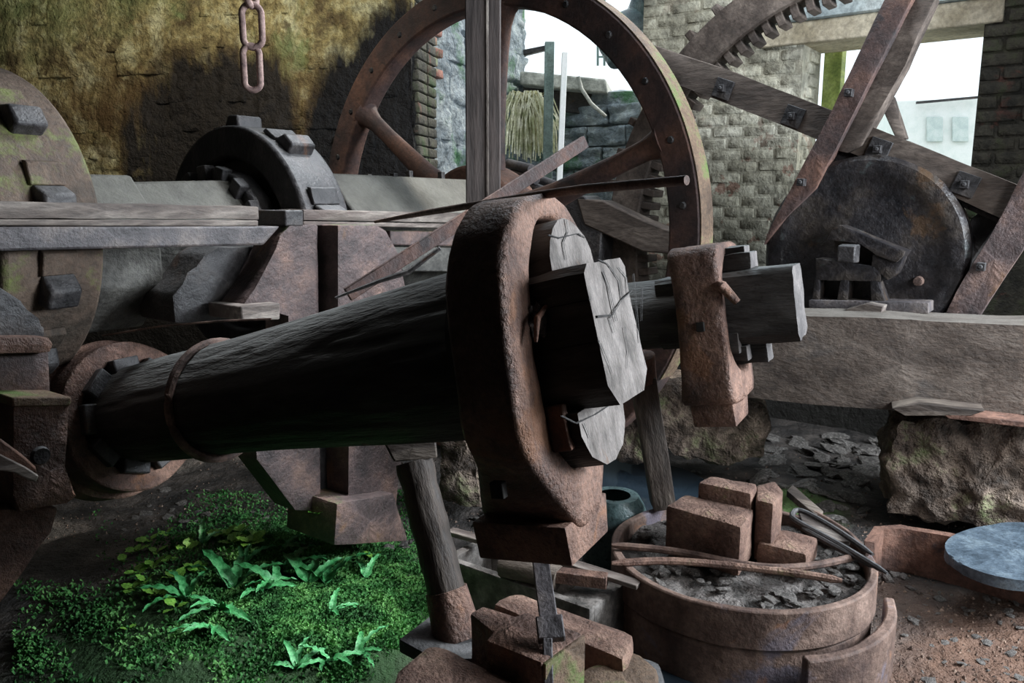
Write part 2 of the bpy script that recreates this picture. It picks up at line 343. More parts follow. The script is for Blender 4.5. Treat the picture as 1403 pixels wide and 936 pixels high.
# timber uprights outside the window
g = onp(1143, 100, WB+B*.55, B)-WB; bar('upright', WM@Vector((g.dot(A), .55, .5)), WM@Vector((g.dot(A), .55, zhead+.4)), .13, .12, 'greenpost', up=B)
tag(bpy.data.objects['upright'], 'green weathered timber upright seen through the left of the window', 'post')

# stained wall at left
AL = Vector((math.cos(.2), -math.sin(.2), 0)); BL = Vector((math.sin(.2), math.cos(.2), 0))
WL = at(560, 200, 6.3); WL.z = 0; LM = frame(WL, AL, BL, Z)
def lw(px, py): p = onp(px, py, WL, BL)-WL; return p.dot(AL), p.z
def stains_and_darkening(c, base):
    N, L, nz, ramp, mix, mth = (c[k] for k in ('N', 'L', 'nz', 'ramp', 'mix', 'mth'))
    def ell(px, py, qx, qy, lo=.7, hi=1.0, wob=1.3, sc=2.4, st=(1, 1, 1)):
        x0, z0 = lw(px, py); x1, z1 = lw(qx, qy); cx, cz, rx, rz = (x0+x1)/2, (z0+z1)/2, abs(x1-x0)/2, abs(z1-z0)/2
        C = WL+AL*cx; s = N.new('ShaderNodeVectorMath'); s.operation = 'SUBTRACT'; L.new(c['src'], s.inputs[0]); s.inputs[1].default_value = (C.x, C.y, cz)
        mp = N.new('ShaderNodeMapping'); L.new(s.outputs[0], mp.inputs[0]); mp.inputs['Scale'].default_value = (1/rx, 0, 1/rz)
        le = N.new('ShaderNodeVectorMath'); le.operation = 'LENGTH'; L.new(mp.outputs[0], le.inputs[0])
        m2 = N.new('ShaderNodeMapping'); L.new(c['src'], m2.inputs[0]); m2.inputs['Scale'].default_value = st
        d = mth('ADD', le.outputs['Value'], mth('MULTIPLY', mth('SUBTRACT', nz(sc, 8, .65, m2.outputs[0]), .5), wob))
        return ramp(mth('MULTIPLY', d, .5), [(lo/2, 1.), (hi/2, 0.)])
    S = (1.3, 1, .35)
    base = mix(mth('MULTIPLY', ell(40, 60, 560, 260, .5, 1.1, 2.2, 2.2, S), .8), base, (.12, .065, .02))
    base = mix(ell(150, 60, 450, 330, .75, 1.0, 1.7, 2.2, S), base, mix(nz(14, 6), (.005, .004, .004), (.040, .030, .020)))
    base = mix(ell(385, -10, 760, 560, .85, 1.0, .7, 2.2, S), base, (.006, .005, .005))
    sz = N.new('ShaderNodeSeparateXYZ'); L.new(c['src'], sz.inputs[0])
    base = mix(ramp(mth('ADD', mth('MULTIPLY', sz.outputs['Z'], .25), mth('MULTIPLY', nz(3, 6), .1)), [(.40, 1.), (.44, 0.)]), base, (.02, .016, .012))  # darkens the lower wall by height, with a ragged edge
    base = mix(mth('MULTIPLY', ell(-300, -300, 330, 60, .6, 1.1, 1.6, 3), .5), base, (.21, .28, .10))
    return base
M['stained'] = mat('stained_limewash', [(.12, .085, .035), (.30, .24, .10), (.50, .46, .26)], 4.5, bscale=22, bump=1, bdist=.04, coord='pos', fine=.5, patch=[((.07, .045, .015), 3.2, .55, .8), ((.20, .27, .10), 1.1, .55, .6)], extra=stains_and_darkening)
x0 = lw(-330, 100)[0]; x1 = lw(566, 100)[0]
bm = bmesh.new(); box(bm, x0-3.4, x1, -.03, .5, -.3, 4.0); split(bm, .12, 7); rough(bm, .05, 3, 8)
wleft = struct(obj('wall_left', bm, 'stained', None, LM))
# rubble stones proud of the limewash
sm_ = []
for k in range(6):
    bm = bmesh.new(); box(bm, -.5, .5, -.045, .1, -.5, .5); bev(bm, .03, 2); split(bm, .16, 4); rough(bm, .045, 3.1, k+3)
    bmesh.ops.recalc_face_normals(bm, faces=bm.faces)
    for f in bm.faces: f.smooth = True
    me = bpy.data.meshes.new('stone'); bm.to_mesh(me); bm.free(); me.materials.append(M['stained']); sm_.append(me)
z = .9
rr = random.Random(3)
while z < 3.7:
    h = rr.uniform(.14, .24); x = x0+rr.uniform(0, .2)
    while x < x1-.05:
        wd = rr.uniform(.2, .46); wd = min(wd, x1-x)
        if wd > .08:
            o = bpy.data.objects.new('stone', rr.choice(sm_)); COL.objects.link(o); o.parent = wleft
            o.location = (x+wd/2, rr.uniform(-.005, .045), z+h/2); o.scale = (wd*1.04, rr.uniform(.5, 1), h*1.06)
        x += wd
    z += h
# jamb bricks (right end of the left wall, facing the wheel pit)
for r in range(36):
    z = .9+r*.08
    if z > 3.7: break
    brick(random.choice(bd), x1+.005, .13, z, .95, PI/2, wleft); brick(random.choice(bd), x1+.005, .38, z, .95, PI/2, wleft)

# walls out of view, roof
RW = WM@Vector((xw1+1.1, .2, 0))
def slab(name, p, q, z0, z1, th, m):
    L = (q-p).length; Mx = along(p, q); bm = bmesh.new(); box(bm, 0, L, -th/2, th/2, z0, z1); return struct(obj(name, bm, m, None, Mx))
rw0 = Vector((4.1, 4.9, 0)); slab('wall_right', rw0, rw0-B*1.2, -.3, 4.0, .3, 'plain')
sidep = rw0-B*4.5; slab('wall_right', sidep, sidep-B*2.8, -.3, 4.0, .3, 'plain')
slab('wall_rear', Vector((2.2, -1.7, 0)), Vector((-5.4, -1.7, 0)), -.3, 4.0, .3, 'plain')
slab('wall_far_left', Vector((-5.4, -1.7, 0)), Vector((-5.4, 8.2, 0)), -.3, 4.0, .3, 'plain')
bm = bmesh.new(); box(bm, -5.6, -.6, -1.8, 8.4, 3.95, 4.1); box(bm, -.6, 5.2, -1.8, 5.6, 3.95, 4.1); struct(obj('ceiling', bm, 'ceil'))

# ================================================================== OUTSIDE, through the wheel opening
pit0 = at(566, 200, 6.95); pit1 = at(712, 200, 9.3); pit0.z = pit1.z = 0
PA = (pit1-pit0).normalized(); PN = Vector((PA.y, -PA.x, 0)); PM = frame(pit0, PA, -PN, Z)
plen = (pit1-pit0).length
bm = bmesh.new(); box(bm, -.3, plen, -.055, .5, -1.6, 3.9); pit = obj('retaining_wall', bm, 'outstone', None, PM)
tag(pit, 'sunlit coursed stone side wall of the wheel pit outside the opening', 'wall')
om = []
for k in range(5):
    bm = bmesh.new(); box(bm, -.5, .5, -.07, .1, -.5, .5); bev(bm, .03, 2); split(bm, .2, 4); rough(bm, .06, 2.5, k+13)
    bmesh.ops.recalc_face_normals(bm, faces=bm.faces)
    for f in bm.faces: f.smooth = True
    me = bpy.data.meshes.new('stone'); bm.to_mesh(me); bm.free(); me.materials.append(M['outstone']); om.append(me)
z = .2
while z < 3.6:
    h = rr.uniform(.26, .40); x = .05
    while x < plen-.05:
        wd = min(rr.uniform(.45, .9), plen-x)
        o = bpy.data.objects.new('stone', rr.choice(om)); COL.objects.link(o); o.parent = pit
        o.location = (x+wd/2, rr.uniform(-.01, .03), z+h/2); o.scale = (wd*.985, 1, h*.95); x += wd
    z += h
for r in range(6):                                # red brick quoin at the top near the opening
    for c in range(2):
        o = bpy.data.objects.new('brick', bs[r % 5].copy()); o.data.materials.clear(); o.data.materials.append(M['redbrick']); COL.objects.link(o); o.parent = pit
        o.location = (.02+c*.24-(.1 if r % 2 else 0), -.07, 2.72+r*.085); o.scale = (.95, 1.4, 1)
# far bank
fb = at(700, 300, 9.35); fb.z = 0
FM = frame(fb, A, B, Z)
bm = bmesh.new(); box(bm, -.2, 2.7, 0, .5, -1.6, 2.75); split(bm, .3, 5); rough(bm, .06, 2); bank = obj('pit_end_wall', bm, 'outstone', None, FM)
tag(bank, 'green mossy end wall of the wheel pit below the footbridge', 'wall')
z = .2
while z < 2.6:
    h = rr.uniform(.2, .32); x = 0
    while x < 2.5:
        wd = rr.uniform(.35, .7)
        o = bpy.data.objects.new('stone', rr.choice(om)); COL.objects.link(o); o.parent = bank; 
        o.location = (x+wd/2, 0, z+h/2); o.scale = (wd*.97, 1, h*.93); x += wd
    z += h
bridge = thing('footbridge', 'concrete edged footbridge crossing the wheel pit outside', 'bridge', at(770, 140, 8.6))
pxprism('deck', [(712, 97), (830, 108), (832, 128), (712, 116)], at(770, 120, 8.6), -BL, .9, 'concrete', bridge, .02)
pxprism('girder', [(716, 118), (905, 134), (905, 170), (716, 146)], at(770, 130, 8.8), -BL, .12, 'dark', bridge, .01)
pxprism('handrail', [(716, 68), (756, 60), (757, 66), (717, 76)], at(770, 60, 8.6), -BL, .08, 'dark', bridge, .01)
t = bar('fence_post', at(746, 480, 7.6), at(753, 58, 7.6), .085, .085, 'greypaint'); tag(t, 'grey green square post standing left of the white post outside', 'post')
t = bar('fence_post', at(756, 490, 7.4), at(774, 72, 7.4), .075, .05, 'white'); tag(t, 'white painted slim post standing outside the wheel opening', 'post')
rodo('cable', [at(792, 105, 7.9), at(797, 122, 7.9), at(810, 142, 7.8), at(830, 160, 7.8)], .018, 'concrete'); tag(bpy.data.objects['cable'], 'pale curved hose below the footbridge', 'hose')
bm = bmesh.new(); rg = random.Random(5)
for k in range(230):
    b0 = at(rg.uniform(706, 744), rg.uniform(128, 150), rg.uniform(8.1, 8.35)); dx = rg.uniform(-.2, .2); ln = rg.uniform(.2, .55); s = .006
    pts = [b0, b0+Vector((dx*.5, -.08, .02)), b0+Vector((dx, -.14, -ln*.5)), b0+Vector((dx*1.1, -.15, -ln))]
    q = [(bm.verts.new(p-Vector((s, 0, 0))), bm.verts.new(p+Vector((s, 0, 0)))) for p in pts]
    for a, b in zip(q, q[1:]): bm.faces.new((a[0], a[1], b[1], b[0]))
tag(obj('dry_grass', bm, 'dry'), 'pale dry grass hanging off the pit wall by the footbridge', 'grass', kind='stuff')
# pipe elbow
rodo('pipe_elbow', [at(884, 8, 7.3), at(872, 28, 7.3), at(852, 35, 7.2), at(840, 48, 7.1), at(838, 62, 7.1), at(850, 78, 7.0)], [.14, .12, .11, .11, .11, .12], 'pipe', n=18)
tag(bpy.data.objects['pipe_elbow'], 'dark curved cast iron pipe elbow above the flywheel rim', 'pipe')
lad = thing('lattice_mast', 'thin grey lattice mast in the bright sky outside', 'mast', at(823, 80, 9.8))
for x in (819, 828): bar('rail', at(x, 90, 9.8), at(x, -60, 9.8), .025, .025, 'greypaint', lad, 0)
for k in range(9): bar('rung', at(819, 78-k*17, 9.8), at(828, 78-k*17, 9.8), .02, .02, 'greypaint', lad, 0)
# land beyond the openings
bm = bmesh.new(); box(bm, -6, 14, 9.0, 40, -1.9, -1.6); struct(obj('ground_outside', bm, 'mossbank'))
bm = bmesh.new(); box(bm, 1.3, 16, .6, 30, 0, .5); struct(obj('yard_bounce_slab', bm, 'concrete', None, frame(WM@Vector((0, 0, 0)), A, B, Z)))  # pale slab added outside to bounce light under the window head
bld = thing('building', 'pale bright building seen hazily through the window', 'building', at(1285, 200, 16))
pxprism('wall', [(1225, 138), (1403, 132), (1403, 262), (1225, 262)], at(1285, 200, 16), -Vector((.3, 1, 0)), 3, 'white', bld, .02)
for (a, b) in ((1270, 160), (1305, 160)):
    f = pxprism('window', [(a, b), (a+22, b), (a+22, b+34), (a, b+34)], at(1285, 200, 15.93), -Vector((.3, 1, 0)), .05, 'pane', bld, .01)
pxprism('gutter', [(1256, 139), (1345, 131), (1345, 134), (1256, 142)], at(1285, 200, 15.8), -Vector((.3, 1, 0)), .1, 'dark', bld, 0)

# ================================================================== FLYWHEEL
fa = math.radians(39); AF = Vector((math.cos(fa), -math.sin(fa), 0)); BF = Vector((math.sin(fa), math.cos(fa), 0))
HB = at(664, 318, 5.0); FW = frame(HB, -BF, AF, Z)    # local x toward the camera, y to the right, z up
fly = thing('flywheel', 'large rusty cast iron flywheel in the wheel opening', 'flywheel', HB)
R = 1.475
bm = bmesh.new(); annulus(bm, R-.175, R, -.07, .07, 96)
obj('rim', bm, 'wheel', fly, FW, .012)
bm = bmesh.new(); annulus(bm, R, R+.006, -.066, .066, 64, math.radians(-30), math.radians(75))
obj('moss_film', bm, 'mossrust', fly, FW, label='thin green moss on the tread of the rim')
for k, a in enumerate((22, 83, 144, 203, 264, 324)):
    a = math.radians(a); d = Vector((0, math.cos(a), math.sin(a)))
    bm = bmesh.new(); tube(bm, [d*r_ for r_ in (.25, .4, .6, .85, 1.05, 1.2, 1.27, 1.32)], [.14, .10, .075, .062, .055, .058, .075, .11], 16, up=Vector((1, 0, 0)), flat=.8)
    obj('spoke', bm, 'wheel', fly, FW)
bm = bmesh.new(); annulus(bm, .16, .40, -.1, .16, 48); annulus(bm, .1, .27, .16, .26, 48); obj('hub', bm, 'redrust', fly, FW, .02)
for k in range(26):
    a = 2*PI*(k+.5)/26; bm = bmesh.new(); tube(bm, [(0.068, (R-.09)*math.cos(a), (R-.09)*math.sin(a)), (.079, (R-.09)*math.cos(a), (R-.09)*math.sin(a))], [.022, .014], 8); obj('bolt', bm, 'dark', fly, FW)

# ================================================================== CAMSHAFT
SH = HB-B*.28
def S(t): return HB - B*t
shaft = thing('camshaft', 'dusty timber cased camshaft with toothed cam wheels running to the flywheel', 'camshaft', S(2)+Vector((0, 0, -.3)))
SF = frame(HB, -B, A, Z)          # local x toward camera-left along the shaft
def octa(r, n=8): return [(r*math.cos(PI/n+2*PI*k/n), r*math.sin(PI/n+2*PI*k/n)) for k in range(n)]
def seg(x0, x1, r0, r1, m, n=8, nm='casing', label=None, bevel=.012):
    bm = bmesh.new(); a = octa(r0, n); b = octa(r1, n)
    v0 = [bm.verts.new((x0, p[0], p[1])) for p in a]; v1 = [bm.verts.new((x1, p[0], p[1])) for p in b]
    bm.faces.new(v0[::-1]); bm.faces.new(v1)
    for i in range(n): j = (i+1) % n; bm.faces.new((v0[i], v0[j], v1[j], v1[i]))
    return obj(nm, bm, m, shaft, SF, bevel, label=label)
seg(.3, 1.36, .335, .345, 'grey', label='grey octagonal casing beside the flywheel')
seg(1.3, 1.6, .16, .16, 'dark', nm='journal')
seg(1.86, 2.40, .30, .28, 'grey', label='grey tapered casing between the cam wheels')
seg(1.78, 1.88, .33, .33, 'dark', n=14, nm='keyed_collar')
seg(2.30, 2.56, .31, .31, 'grey', n=8, nm='collar')
seg(2.5, 2.8, .25, .25, 'dark', n=12, nm='axle')
for (xx, aa, zz) in ((.6, 100, .34), (.85, 112, .335), (.9, 70, .33), (.5, 75, .34)):
    a = math.radians(aa); p = SF@Vector((xx, zz*math.cos(a), zz*math.sin(a))); bm = bmesh.new(); box(bm, -.015, .015, -.015, .015, -.02, .02); obj('stud', bm, 'dark', shaft, GA(p), .003)
for k in range(7):
    a = math.radians(8+k*22); bm = bmesh.new(); r_ = .32; c_, s_ = math.cos(a), math.sin(a)
    box(bm, 1.86, 1.91, -.03, .03, .27, .34)
    for v in bm.verts: y, z = v.co.y, v.co.z; v.co.y, v.co.z = z*c_-y*s_, z*s_+y*c_
    obj('key_wedge', bm, 'dark', shaft, SF, .005)
def camwheel(x0, x1, ro, ri, ncam, m, off=0, spokes=False):
    bm = bmesh.new()
    annulus(bm, ri, ro, x0, x1, 72)
    wv = obj('cam_wheel', bm, m, shaft, SF, .015)
    if spokes:
        bm = bmesh.new(); annulus(bm, .24, ri+.02, x0+.05, x1-.07, 40); obj('web', bm, 'dark', wv, SF)
    for k in range(ncam):
        a = off+2*PI*k/ncam; c_, s_ = math.cos(a), math.sin(a); xm = (x0+x1)/2; w_ = (x1-x0)*(.16 if ncam > 10 else .27)
        bm = bmesh.new(); prism(bm, [(-.05, ro-.015), (-.05, ro+.045), (.015, ro+.055), (.05, ro+.01), (.05, ro-.015)], xm-w_, xm+w_, 0)
        for v in bm.verts: y, z = v.co.y, v.co.z; v.co.y, v.co.z = z*c_-y*s_, z*s_+y*c_
        obj('cam', bm, 'dark', wv, SF, .01)
        bm = bmesh.new(); prism(bm, [(.05, ro-.01), (.05, ro+.012), (.12, ro+.010), (.13, ro-.012)], xm-w_*1.05, xm+w_*1.1, 0)
        for v in bm.verts: y, z = v.co.y, v.co.z; v.co.y, v.co.z = z*c_-y*s_, z*s_+y*c_
        obj('cam_shoe', bm, m, wv, SF, .004)
    return wv
camwheel(1.56, 1.80, .51, .37, 9, 'dark', .25, True)
C1 = at(-4, 316, 2.86); a1_ = math.radians(26); SF_ = SF
SF = frame(C1, -Vector((math.sin(a1_), math.cos(a1_), 0)), Vector((math.cos(a1_), -math.sin(a1_), 0)), Z)
camwheel(0, .33, .557, .3, 13, 'drum', .18, True); SF = SF_

# ================================================================== RAILS in front of the shaft
def Lp(px, py): return onp(px, py, HB+A*.30, A)
LN = HB+A*.58
def LL(px, py): return onp(px, py, LN, A)
t = thing('sill_plank', 'split grey timber plank lying on the iron rail at left', 'plank', LL(200, 300))
pxprism('board', [(-160, 272), (355, 283), (355, 301), (-160, 298)], LN, A, .10, 'plank', t, .006, .004, .12, 9)
pxprism('batten', [(-160, 300), (354, 302), (354, 310), (-160, 309)], LN+A*.005, A, .09, 'plank', t, .004)
t = pxprism('iron_rail', [(-160, 311), (385, 310), (362, 336), (-160, 348)], LN+A*.01, A, .10, 'iron_rail', None, .008); tag(t, 'long flat iron rail under the left timber plank', 'rail')
t = thing('sill_plank', 'paler timber plank lying beyond the housing at the post foot', 'plank', LL(500, 300))
pxprism('board', [(416, 287), (692, 293), (692, 306), (416, 302)], LN, A, .16, 'plank', t, .006, .003, .12, 9)
pxprism('board', [(416, 303), (692, 308), (692, 314), (416, 309)], LN, A, .15, 'plank', t, .004)
pxprism('end_block', [(391, 288), (416, 288), (416, 310), (391, 310)], LN+A*.02, A, .17, 'dark', t, .006)
t = pxprism('bearer', [(535, 316), (690, 318), (690, 338), (535, 336)], LN-A*.02, A, .14, 'purple', None, .006); tag(t, 'purple brown iron bearer under the far plank', 'bearer')
t = pxprism('bearer', [(535, 338), (690, 340), (690, 372), (552, 372)], LN-A*.06, A, .14, 'grey', None, .006); tag(t, 'dusty grey timber bearer low behind the leaning bars', 'bearer')

# ================================================================== HOUSING (standard) in the middle
HP = LN+A*.02
st = thing('hammer_housing', 'rusty cast iron housing with curved shoulder behind the helve', 'casting', LL(460, 700))
pxprism('side_plate', [(398, 308), (436, 308), (440, 700), (405, 700), (352, 630), (350, 606), (398, 600), (398, 430), (333, 418), (348, 398), (372, 360), (384, 322)], HP, A, .14, 'purple', st, .01, .003, .08, 6)
pxprism('side_plate', [(463, 308), (517, 308), (530, 316), (548, 350), (558, 400), (560, 560), (540, 690), (548, 735), (462, 738), (480, 700), (478, 600), (463, 500)], HP+A*.08, A, .24, 'purple', st, .012, .003, .08, 6)
pxprism('web', [(430, 312), (470, 312), (482, 700), (438, 700)], HP-A*.06, A, .12, 'dark', st, .006)
pxprism('flange', [(462, 690), (540, 676), (560, 742), (458, 748)], HP+A*.15, A, .3, 'purple', st, .015, .004, .08, 6)
pxprism('shoulder', [(300, 338), (384, 338), (372, 362), (348, 398), (333, 418), (338, 440), (240, 444), (236, 405), (262, 378), (280, 350)], HP-A*.16, A, .24, 'dark', st, .02, .006, .06, 6)
pxprism('pad', [(330, 420), (384, 415), (384, 438), (332, 440)], HP+A*.06, A, .2, 'plank', st, .006)

# ================================================================== HOUSING at far left
LP0 = at(78, 620, 2.12)
st = thing('hammer_housing', 'rusty cast iron housing with mossy ledge at the left edge', 'casting', at(40, 760, 2.12))
pxprism('pillar', [(18, 553), (97, 553), (90, 640), (92, 662), (107, 680), (92, 690), (28, 702), (18, 680)], LP0, A, .22, 'rust', st, .008, .003, .06, 8)
pxprism('pillar_cap', [(17, 545), (98, 544), (97, 556), (18, 558)], LP0+A*.004, A, .24, 'mossrust', st, .004, label='green mossy ledge on the pillar')
pxprism('upper_block', [(-150, 470), (66, 466), (70, 548), (-150, 560)], LP0-A*.14, A, .3, 'purple', st, .01, .003, .08, 8)
pxprism('cap_flange', [(-150, 462), (68, 462), (74, 472), (70, 484), (-150, 490)], LP0-A*.10, A, .34, 'rust', st, .012, .003, .08, 8)
pxprism('bearing_cap', [(-150, 400), (0, 392), (30, 412), (48, 440), (62, 448), (62, 464), (-150, 466)], LP0-A*.16, A, .3, 'dark', st, .012, .003, .08, 8)
pxprism('base_web', [(-150, 700), (80, 696), (70, 730), (30, 778), (-20, 860), (-150, 940)], LP0-A*.02, A, .2, 'rust', st, .01, .003, .08, 8)
pt = onp(55, 624, LP0+A*.003, A); bm = bmesh.new(); tube(bm, [(0, 0, 0), (0, 0, .012)], [.026, .022], 14); obj('bolt_hole', bm, 'dark', st, frame(pt, B, Z, A))
pxprism('cotter_bar', [(-60, 575), (0, 600), (30, 622), (50, 640), (52, 650), (20, 640), (-60, 600)], LP0+A*.10, A, .05, 'redrust', st, .006)
pxprism('cotter_bar', [(-60, 612), (0, 622), (36, 640), (54, 652), (50, 662), (20, 648), (-60, 636)], LP0+A*.16, A, .03, 'plank', st, .004)

# ================================================================== HAMMERS
hang = math.radians(28); AH = Vector((math.cos(hang), -math.sin(hang), 0)); BH = Vector((math.sin(hang), math.cos(hang), 0))
def hammer_frame(R0, E0):
    ax = (E0-R0).normalized(); up = ax.cross(BH).normalized(); return frame(R0, ax, BH, up)
def lr(v, v0, v1): return (v-v0)/(v1-v0)
E0 = at(850, 450, 1.90)
s = 1.78; R0 = E0 - AH*s; d = ray(190, 568); R0.z = CAM.z + d.z*(R0.y/d.y)
HM = hammer_frame(R0, E0); HL = (E0-R0).length; HI = HM.inverted()
def hl(px, py, x): P = HM@Vector((x, 0, 0)); return HI@onp(px, py, P, HM.to_3x3()@Vector((1, 0, 0)))
ham = thing('forge_hammer', 'large forge hammer with black timber helve and rusty iron loop head, nearest', 'hammer', HM@Vector((1.95, 0, -.55)))
xf = HL-.15; xb = xf-.155
HH = HM@Matrix.Translation((xf, 0, 0))@Matrix.Rotation(math.radians(6), 4, 'Y')@Matrix.Translation((-xf, 0, 0))
# helve body: round shaft
bm = bmesh.new(); xs = [-.55+i*(xb+.06+.55)/110 for i in range(111)]
def hr(a, i):
    k = 1+.03*math.cos(4*a+.4)-.03*max(0, 1-abs(noise.noise(Vector((math.cos(a)*3.1, math.sin(a)*3.1, xs[i]*.7)))*14))+.02*noise.noise(Vector((math.cos(a)*2, math.sin(a)*2, xs[i]*1.2)))+.012*noise.noise(Vector((math.cos(a)*7, math.sin(a)*7, xs[i]*2)))
    return k
rad = [.15+.025*sm(x, -.5, .3)+.05*sm(x, .3, 1.7) for x in xs]
tube(bm, [(x, 0, 0) for x in xs], rad, 110, rfun=hr)
obj('helve', bm, 'helve', ham, HM, sharp=60)
# squared head end
bw, bh = .112, .165
bm = bmesh.new(); ch = .045
bl_ = .145; prof = [(-bl_, -bh+ch*1.2), (-bl_+ch, -bh), (bw-ch, -bh), (bw, -bh+ch), (bw, bh-ch*.5), (bw-ch*.5, bh), (-bl_+ch*.5, bh), (-bl_, bh-ch*.4)]
prism(bm, prof, xb-.04, HL, 0); pass
split(bm, .045); rough(bm, .006, 7, 2, flatend=True)
he = obj('helve_end', bm, ['helve', 'endgrain'], ham, HM, label='squared end of the helve with pale cracked end grain')
for p in he.data.polygons:
    if p.normal.x > .8: p.material_index = 1
# cracks cut as thin dark wedges
def crack(pts, x, wd, par=ham, mx=HM):
    bm = bmesh.new()
    for (a, b) in zip(pts, pts[1:]):
        dv = Vector((0, b[0]-a[0], b[1]-a[1])); n_ = Vector((0, -dv.z, dv.y)).normalized()*wd
        A0 = Vector((x, *a)); B0 = Vector((x, *b)); q = [bm.verts.new(v) for v in (A0-n_, B0-n_*.6, B0+n_*.6, A0+n_)]; bm.faces.new(q)
        q2 = [bm.verts.new(v.co-Vector((.004, 0, 0))) for v in q]; bm.faces.new(q2)
    return obj('crack', bm, M['crack'], par, mx)
M['crack'] = mat('crack_dark', [(.008, .007, .006), (.012, .01, .009), (.02, .018, .016)], 5, bump=.1)
def c_(px, py): v = hl(px, py, HL+.003); return (v.y, v.z)
crack([c_(826, 372), c_(834, 392), c_(838, 410), c_(845, 440)], HL+.0045, .0022)
crack([c_(820, 356), c_(832, 362), c_(848, 385), c_(852, 410)], HL+.0045, .002)
crack([c_(836, 436), c_(852, 410), c_(866, 398)], HL+.0045, .0016)
crack([c_(836, 436), c_(841, 456)], HL+.0045, .0016); crack([c_(868, 375), c_(872, 420), c_(876, 470)], HL+.0045, .0018)
crack([c_(818, 434), c_(836, 432)], HL+.0045, .003)
crack([c_(822, 470), c_(834, 500), c_(838, 512)], HL+.0045, .0015); crack([c_(856, 448), c_(860, 480), c_(858, 505)], HL+.0045, .0013)
crack([c_(846, 366), c_(858, 380), c_(862, 408)], HL+.0045, .0013); crack([c_(880, 395), c_(879, 440)], HL+.0045, .0015)
def w_(px, py, x): v = hl(px, py, x); return (v.y, v.z)
crack([w_(775, 300, xf+.068), w_(778, 318, xf+.068), w_(772, 332, xf+.068), w_(776, 356, xf+.068)], xf+.0685, .0016); crack([w_(752, 322, xf+.068), w_(766, 326, xf+.068), w_(792, 320, xf+.068), w_(802, 326, xf+.068)], xf+.0685, .0018)
crack([w_(770, 570, xf+.063), w_(790, 580, xf+.063), w_(815, 568, xf+.063), w_(846, 548, xf+.063)], xf+.0635, .002); crack([w_(800, 580, xf+.063), w_(808, 600, xf+.063)], xf+.0635, .0015)
bm = bmesh.new()
box(bm, xf-.02, HL+.001, -bl_-.004, -bl_+.004, -.012, -.007); obj('crack', bm, M['crack'], ham, HM)
bm = bmesh.new(); box(bm, xf+.05, HL-.0, -bl_-.004, -bl_+.004, .085, .088); obj('crack', bm, M['crack'], ham, HM)
# loop head: inner / outer outline and half thickness round the loop
def loophead(MX, xf, T, inner, outer, tfun, m, par, n=96, amp=.004, seed=0):
    """inner(a), outer(a) -> (y,z) ; section swept round the loop"""
    bm = bmesh.new(); rings = []; K = 7
    for k in range(n):
        a = 2*PI*k/n; pi_ = Vector((0, *inner(a))); po = Vector((0, *outer(a))); t0, t1 = tfun(a); r = []
        e = .012
        loop = [(0, -t0+e), (0, t1-e)]
        dirv = (po-pi_); ln = dirv.length; dirv.normalize()
        sec = []
        for f in (0., .34, .67, 1.): sec.append((max(0, min(ln, f*ln)), t1))
        sec[0] = (e*.8, t1); sec[-1] = (ln-e, t1)
        sec += [(ln, t1-e)] + [(ln, t1-e-(t1+t0-2*e)*j/4) for j in range(1, 5)]
        sec += [(ln-e, -t0), (ln*.5, -t0), (e*.8, -t0), (0, -t0+e), (0, (t1-t0)/2), (0, t1-e)]
        rings.append([bm.verts.new(pi_+dirv*u+Vector((xf-T/2+tt, 0, 0))) for (u, tt) in sec])
    for k in range(n):
        a, b = rings[k], rings[(k+1) % n]; q = len(a)
        for i in range(q): j = (i+1) % q; bm.faces.new((a[i], a[j], b[j], b[i]))
    bm.normal_update(); rough(bm, amp, 9, seed)
    return obj('hammer_head', bm, m, par, MX, sharp=55)
def sup(a, hy, zt, zb, e):
    c, s_ = math.cos(a), math.sin(a); k = (abs(c)**e+abs(s_)**e)**(-1/e); z = s_*k
    return (c*k*hy, z*(zt if z > 0 else zb))
hz = dict(it=.30, ib=.325, ot=.36, ob=.475)
def n_in(a): return sup(a, .162 if math.cos(a) < 0 else .14, hz['it'], hz['ib'], 2.6)
def n_out(a):
    y, z = sup(a, .29 if math.cos(a) < 0 else .205, hz['ot'], hz['ob'], 2.7)
    if z < -.1: y *= 1-(.42 if y < 0 else .25)*sm(-z, .16, .47)
    return (y, z)
def n_t(a):
    low = sm(-math.sin(a), .45, .95); return (.0775+.10*low, .0775+.02*low)
loophead(HH, xf, .155, n_in, n_out, n_t, 'rust', ham, amp=.005, seed=3)
xm = xf-.0775
bm = bmesh.new(); prism(bm, [(-.135, -.44), (.135, -.44), (.12, -.545), (-.12, -.545)], xm-.18, xm+.085, 0); bev(bm, .008); obj('hammer_face', bm, 'rust', ham, HH)
bm = bmesh.new(); box(bm, xm-.04, xm-.005, -.252, -.23, -.335, -.295); obj('cotter_hole', bm, M['crack'], ham, HH, .003)
# wedges
bm = bmesh.new(); pr = [(.125*math.cos(t_), bh+.0+.125*math.sin(t_)) for t_ in [PI*i/10 for i in range(11)]]; prism(bm, pr, xb-.05, xf+.065, 0)
split(bm, .05); rough(bm, .005, 8, 5, flatend=True); wd = obj('wedge', bm, ['helve', 'endgrain'], ham, HM, label='round topped timber wedge above the helve')
for p in wd.data.polygons:
    if p.normal.x > .8: p.material_index = 1
bm = bmesh.new(); pr = [(-.14, -bh), (-.145, -.22), (-.11, -.28), (-.04, -.318), (.02, -.322), (.08, -.30), (.125, -.25), (.14, -.20), (.14, -bh)]; prism(bm, pr, xb-.05, xf+.06, 0)
split(bm, .05); rough(bm, .005, 8, 6, flatend=True); wd = obj('wedge', bm, ['helve', 'endgrain'], ham, HM, label='half round timber wedge under the helve')
for p in wd.data.polygons:
    if p.normal.x > .8: p.material_index = 1
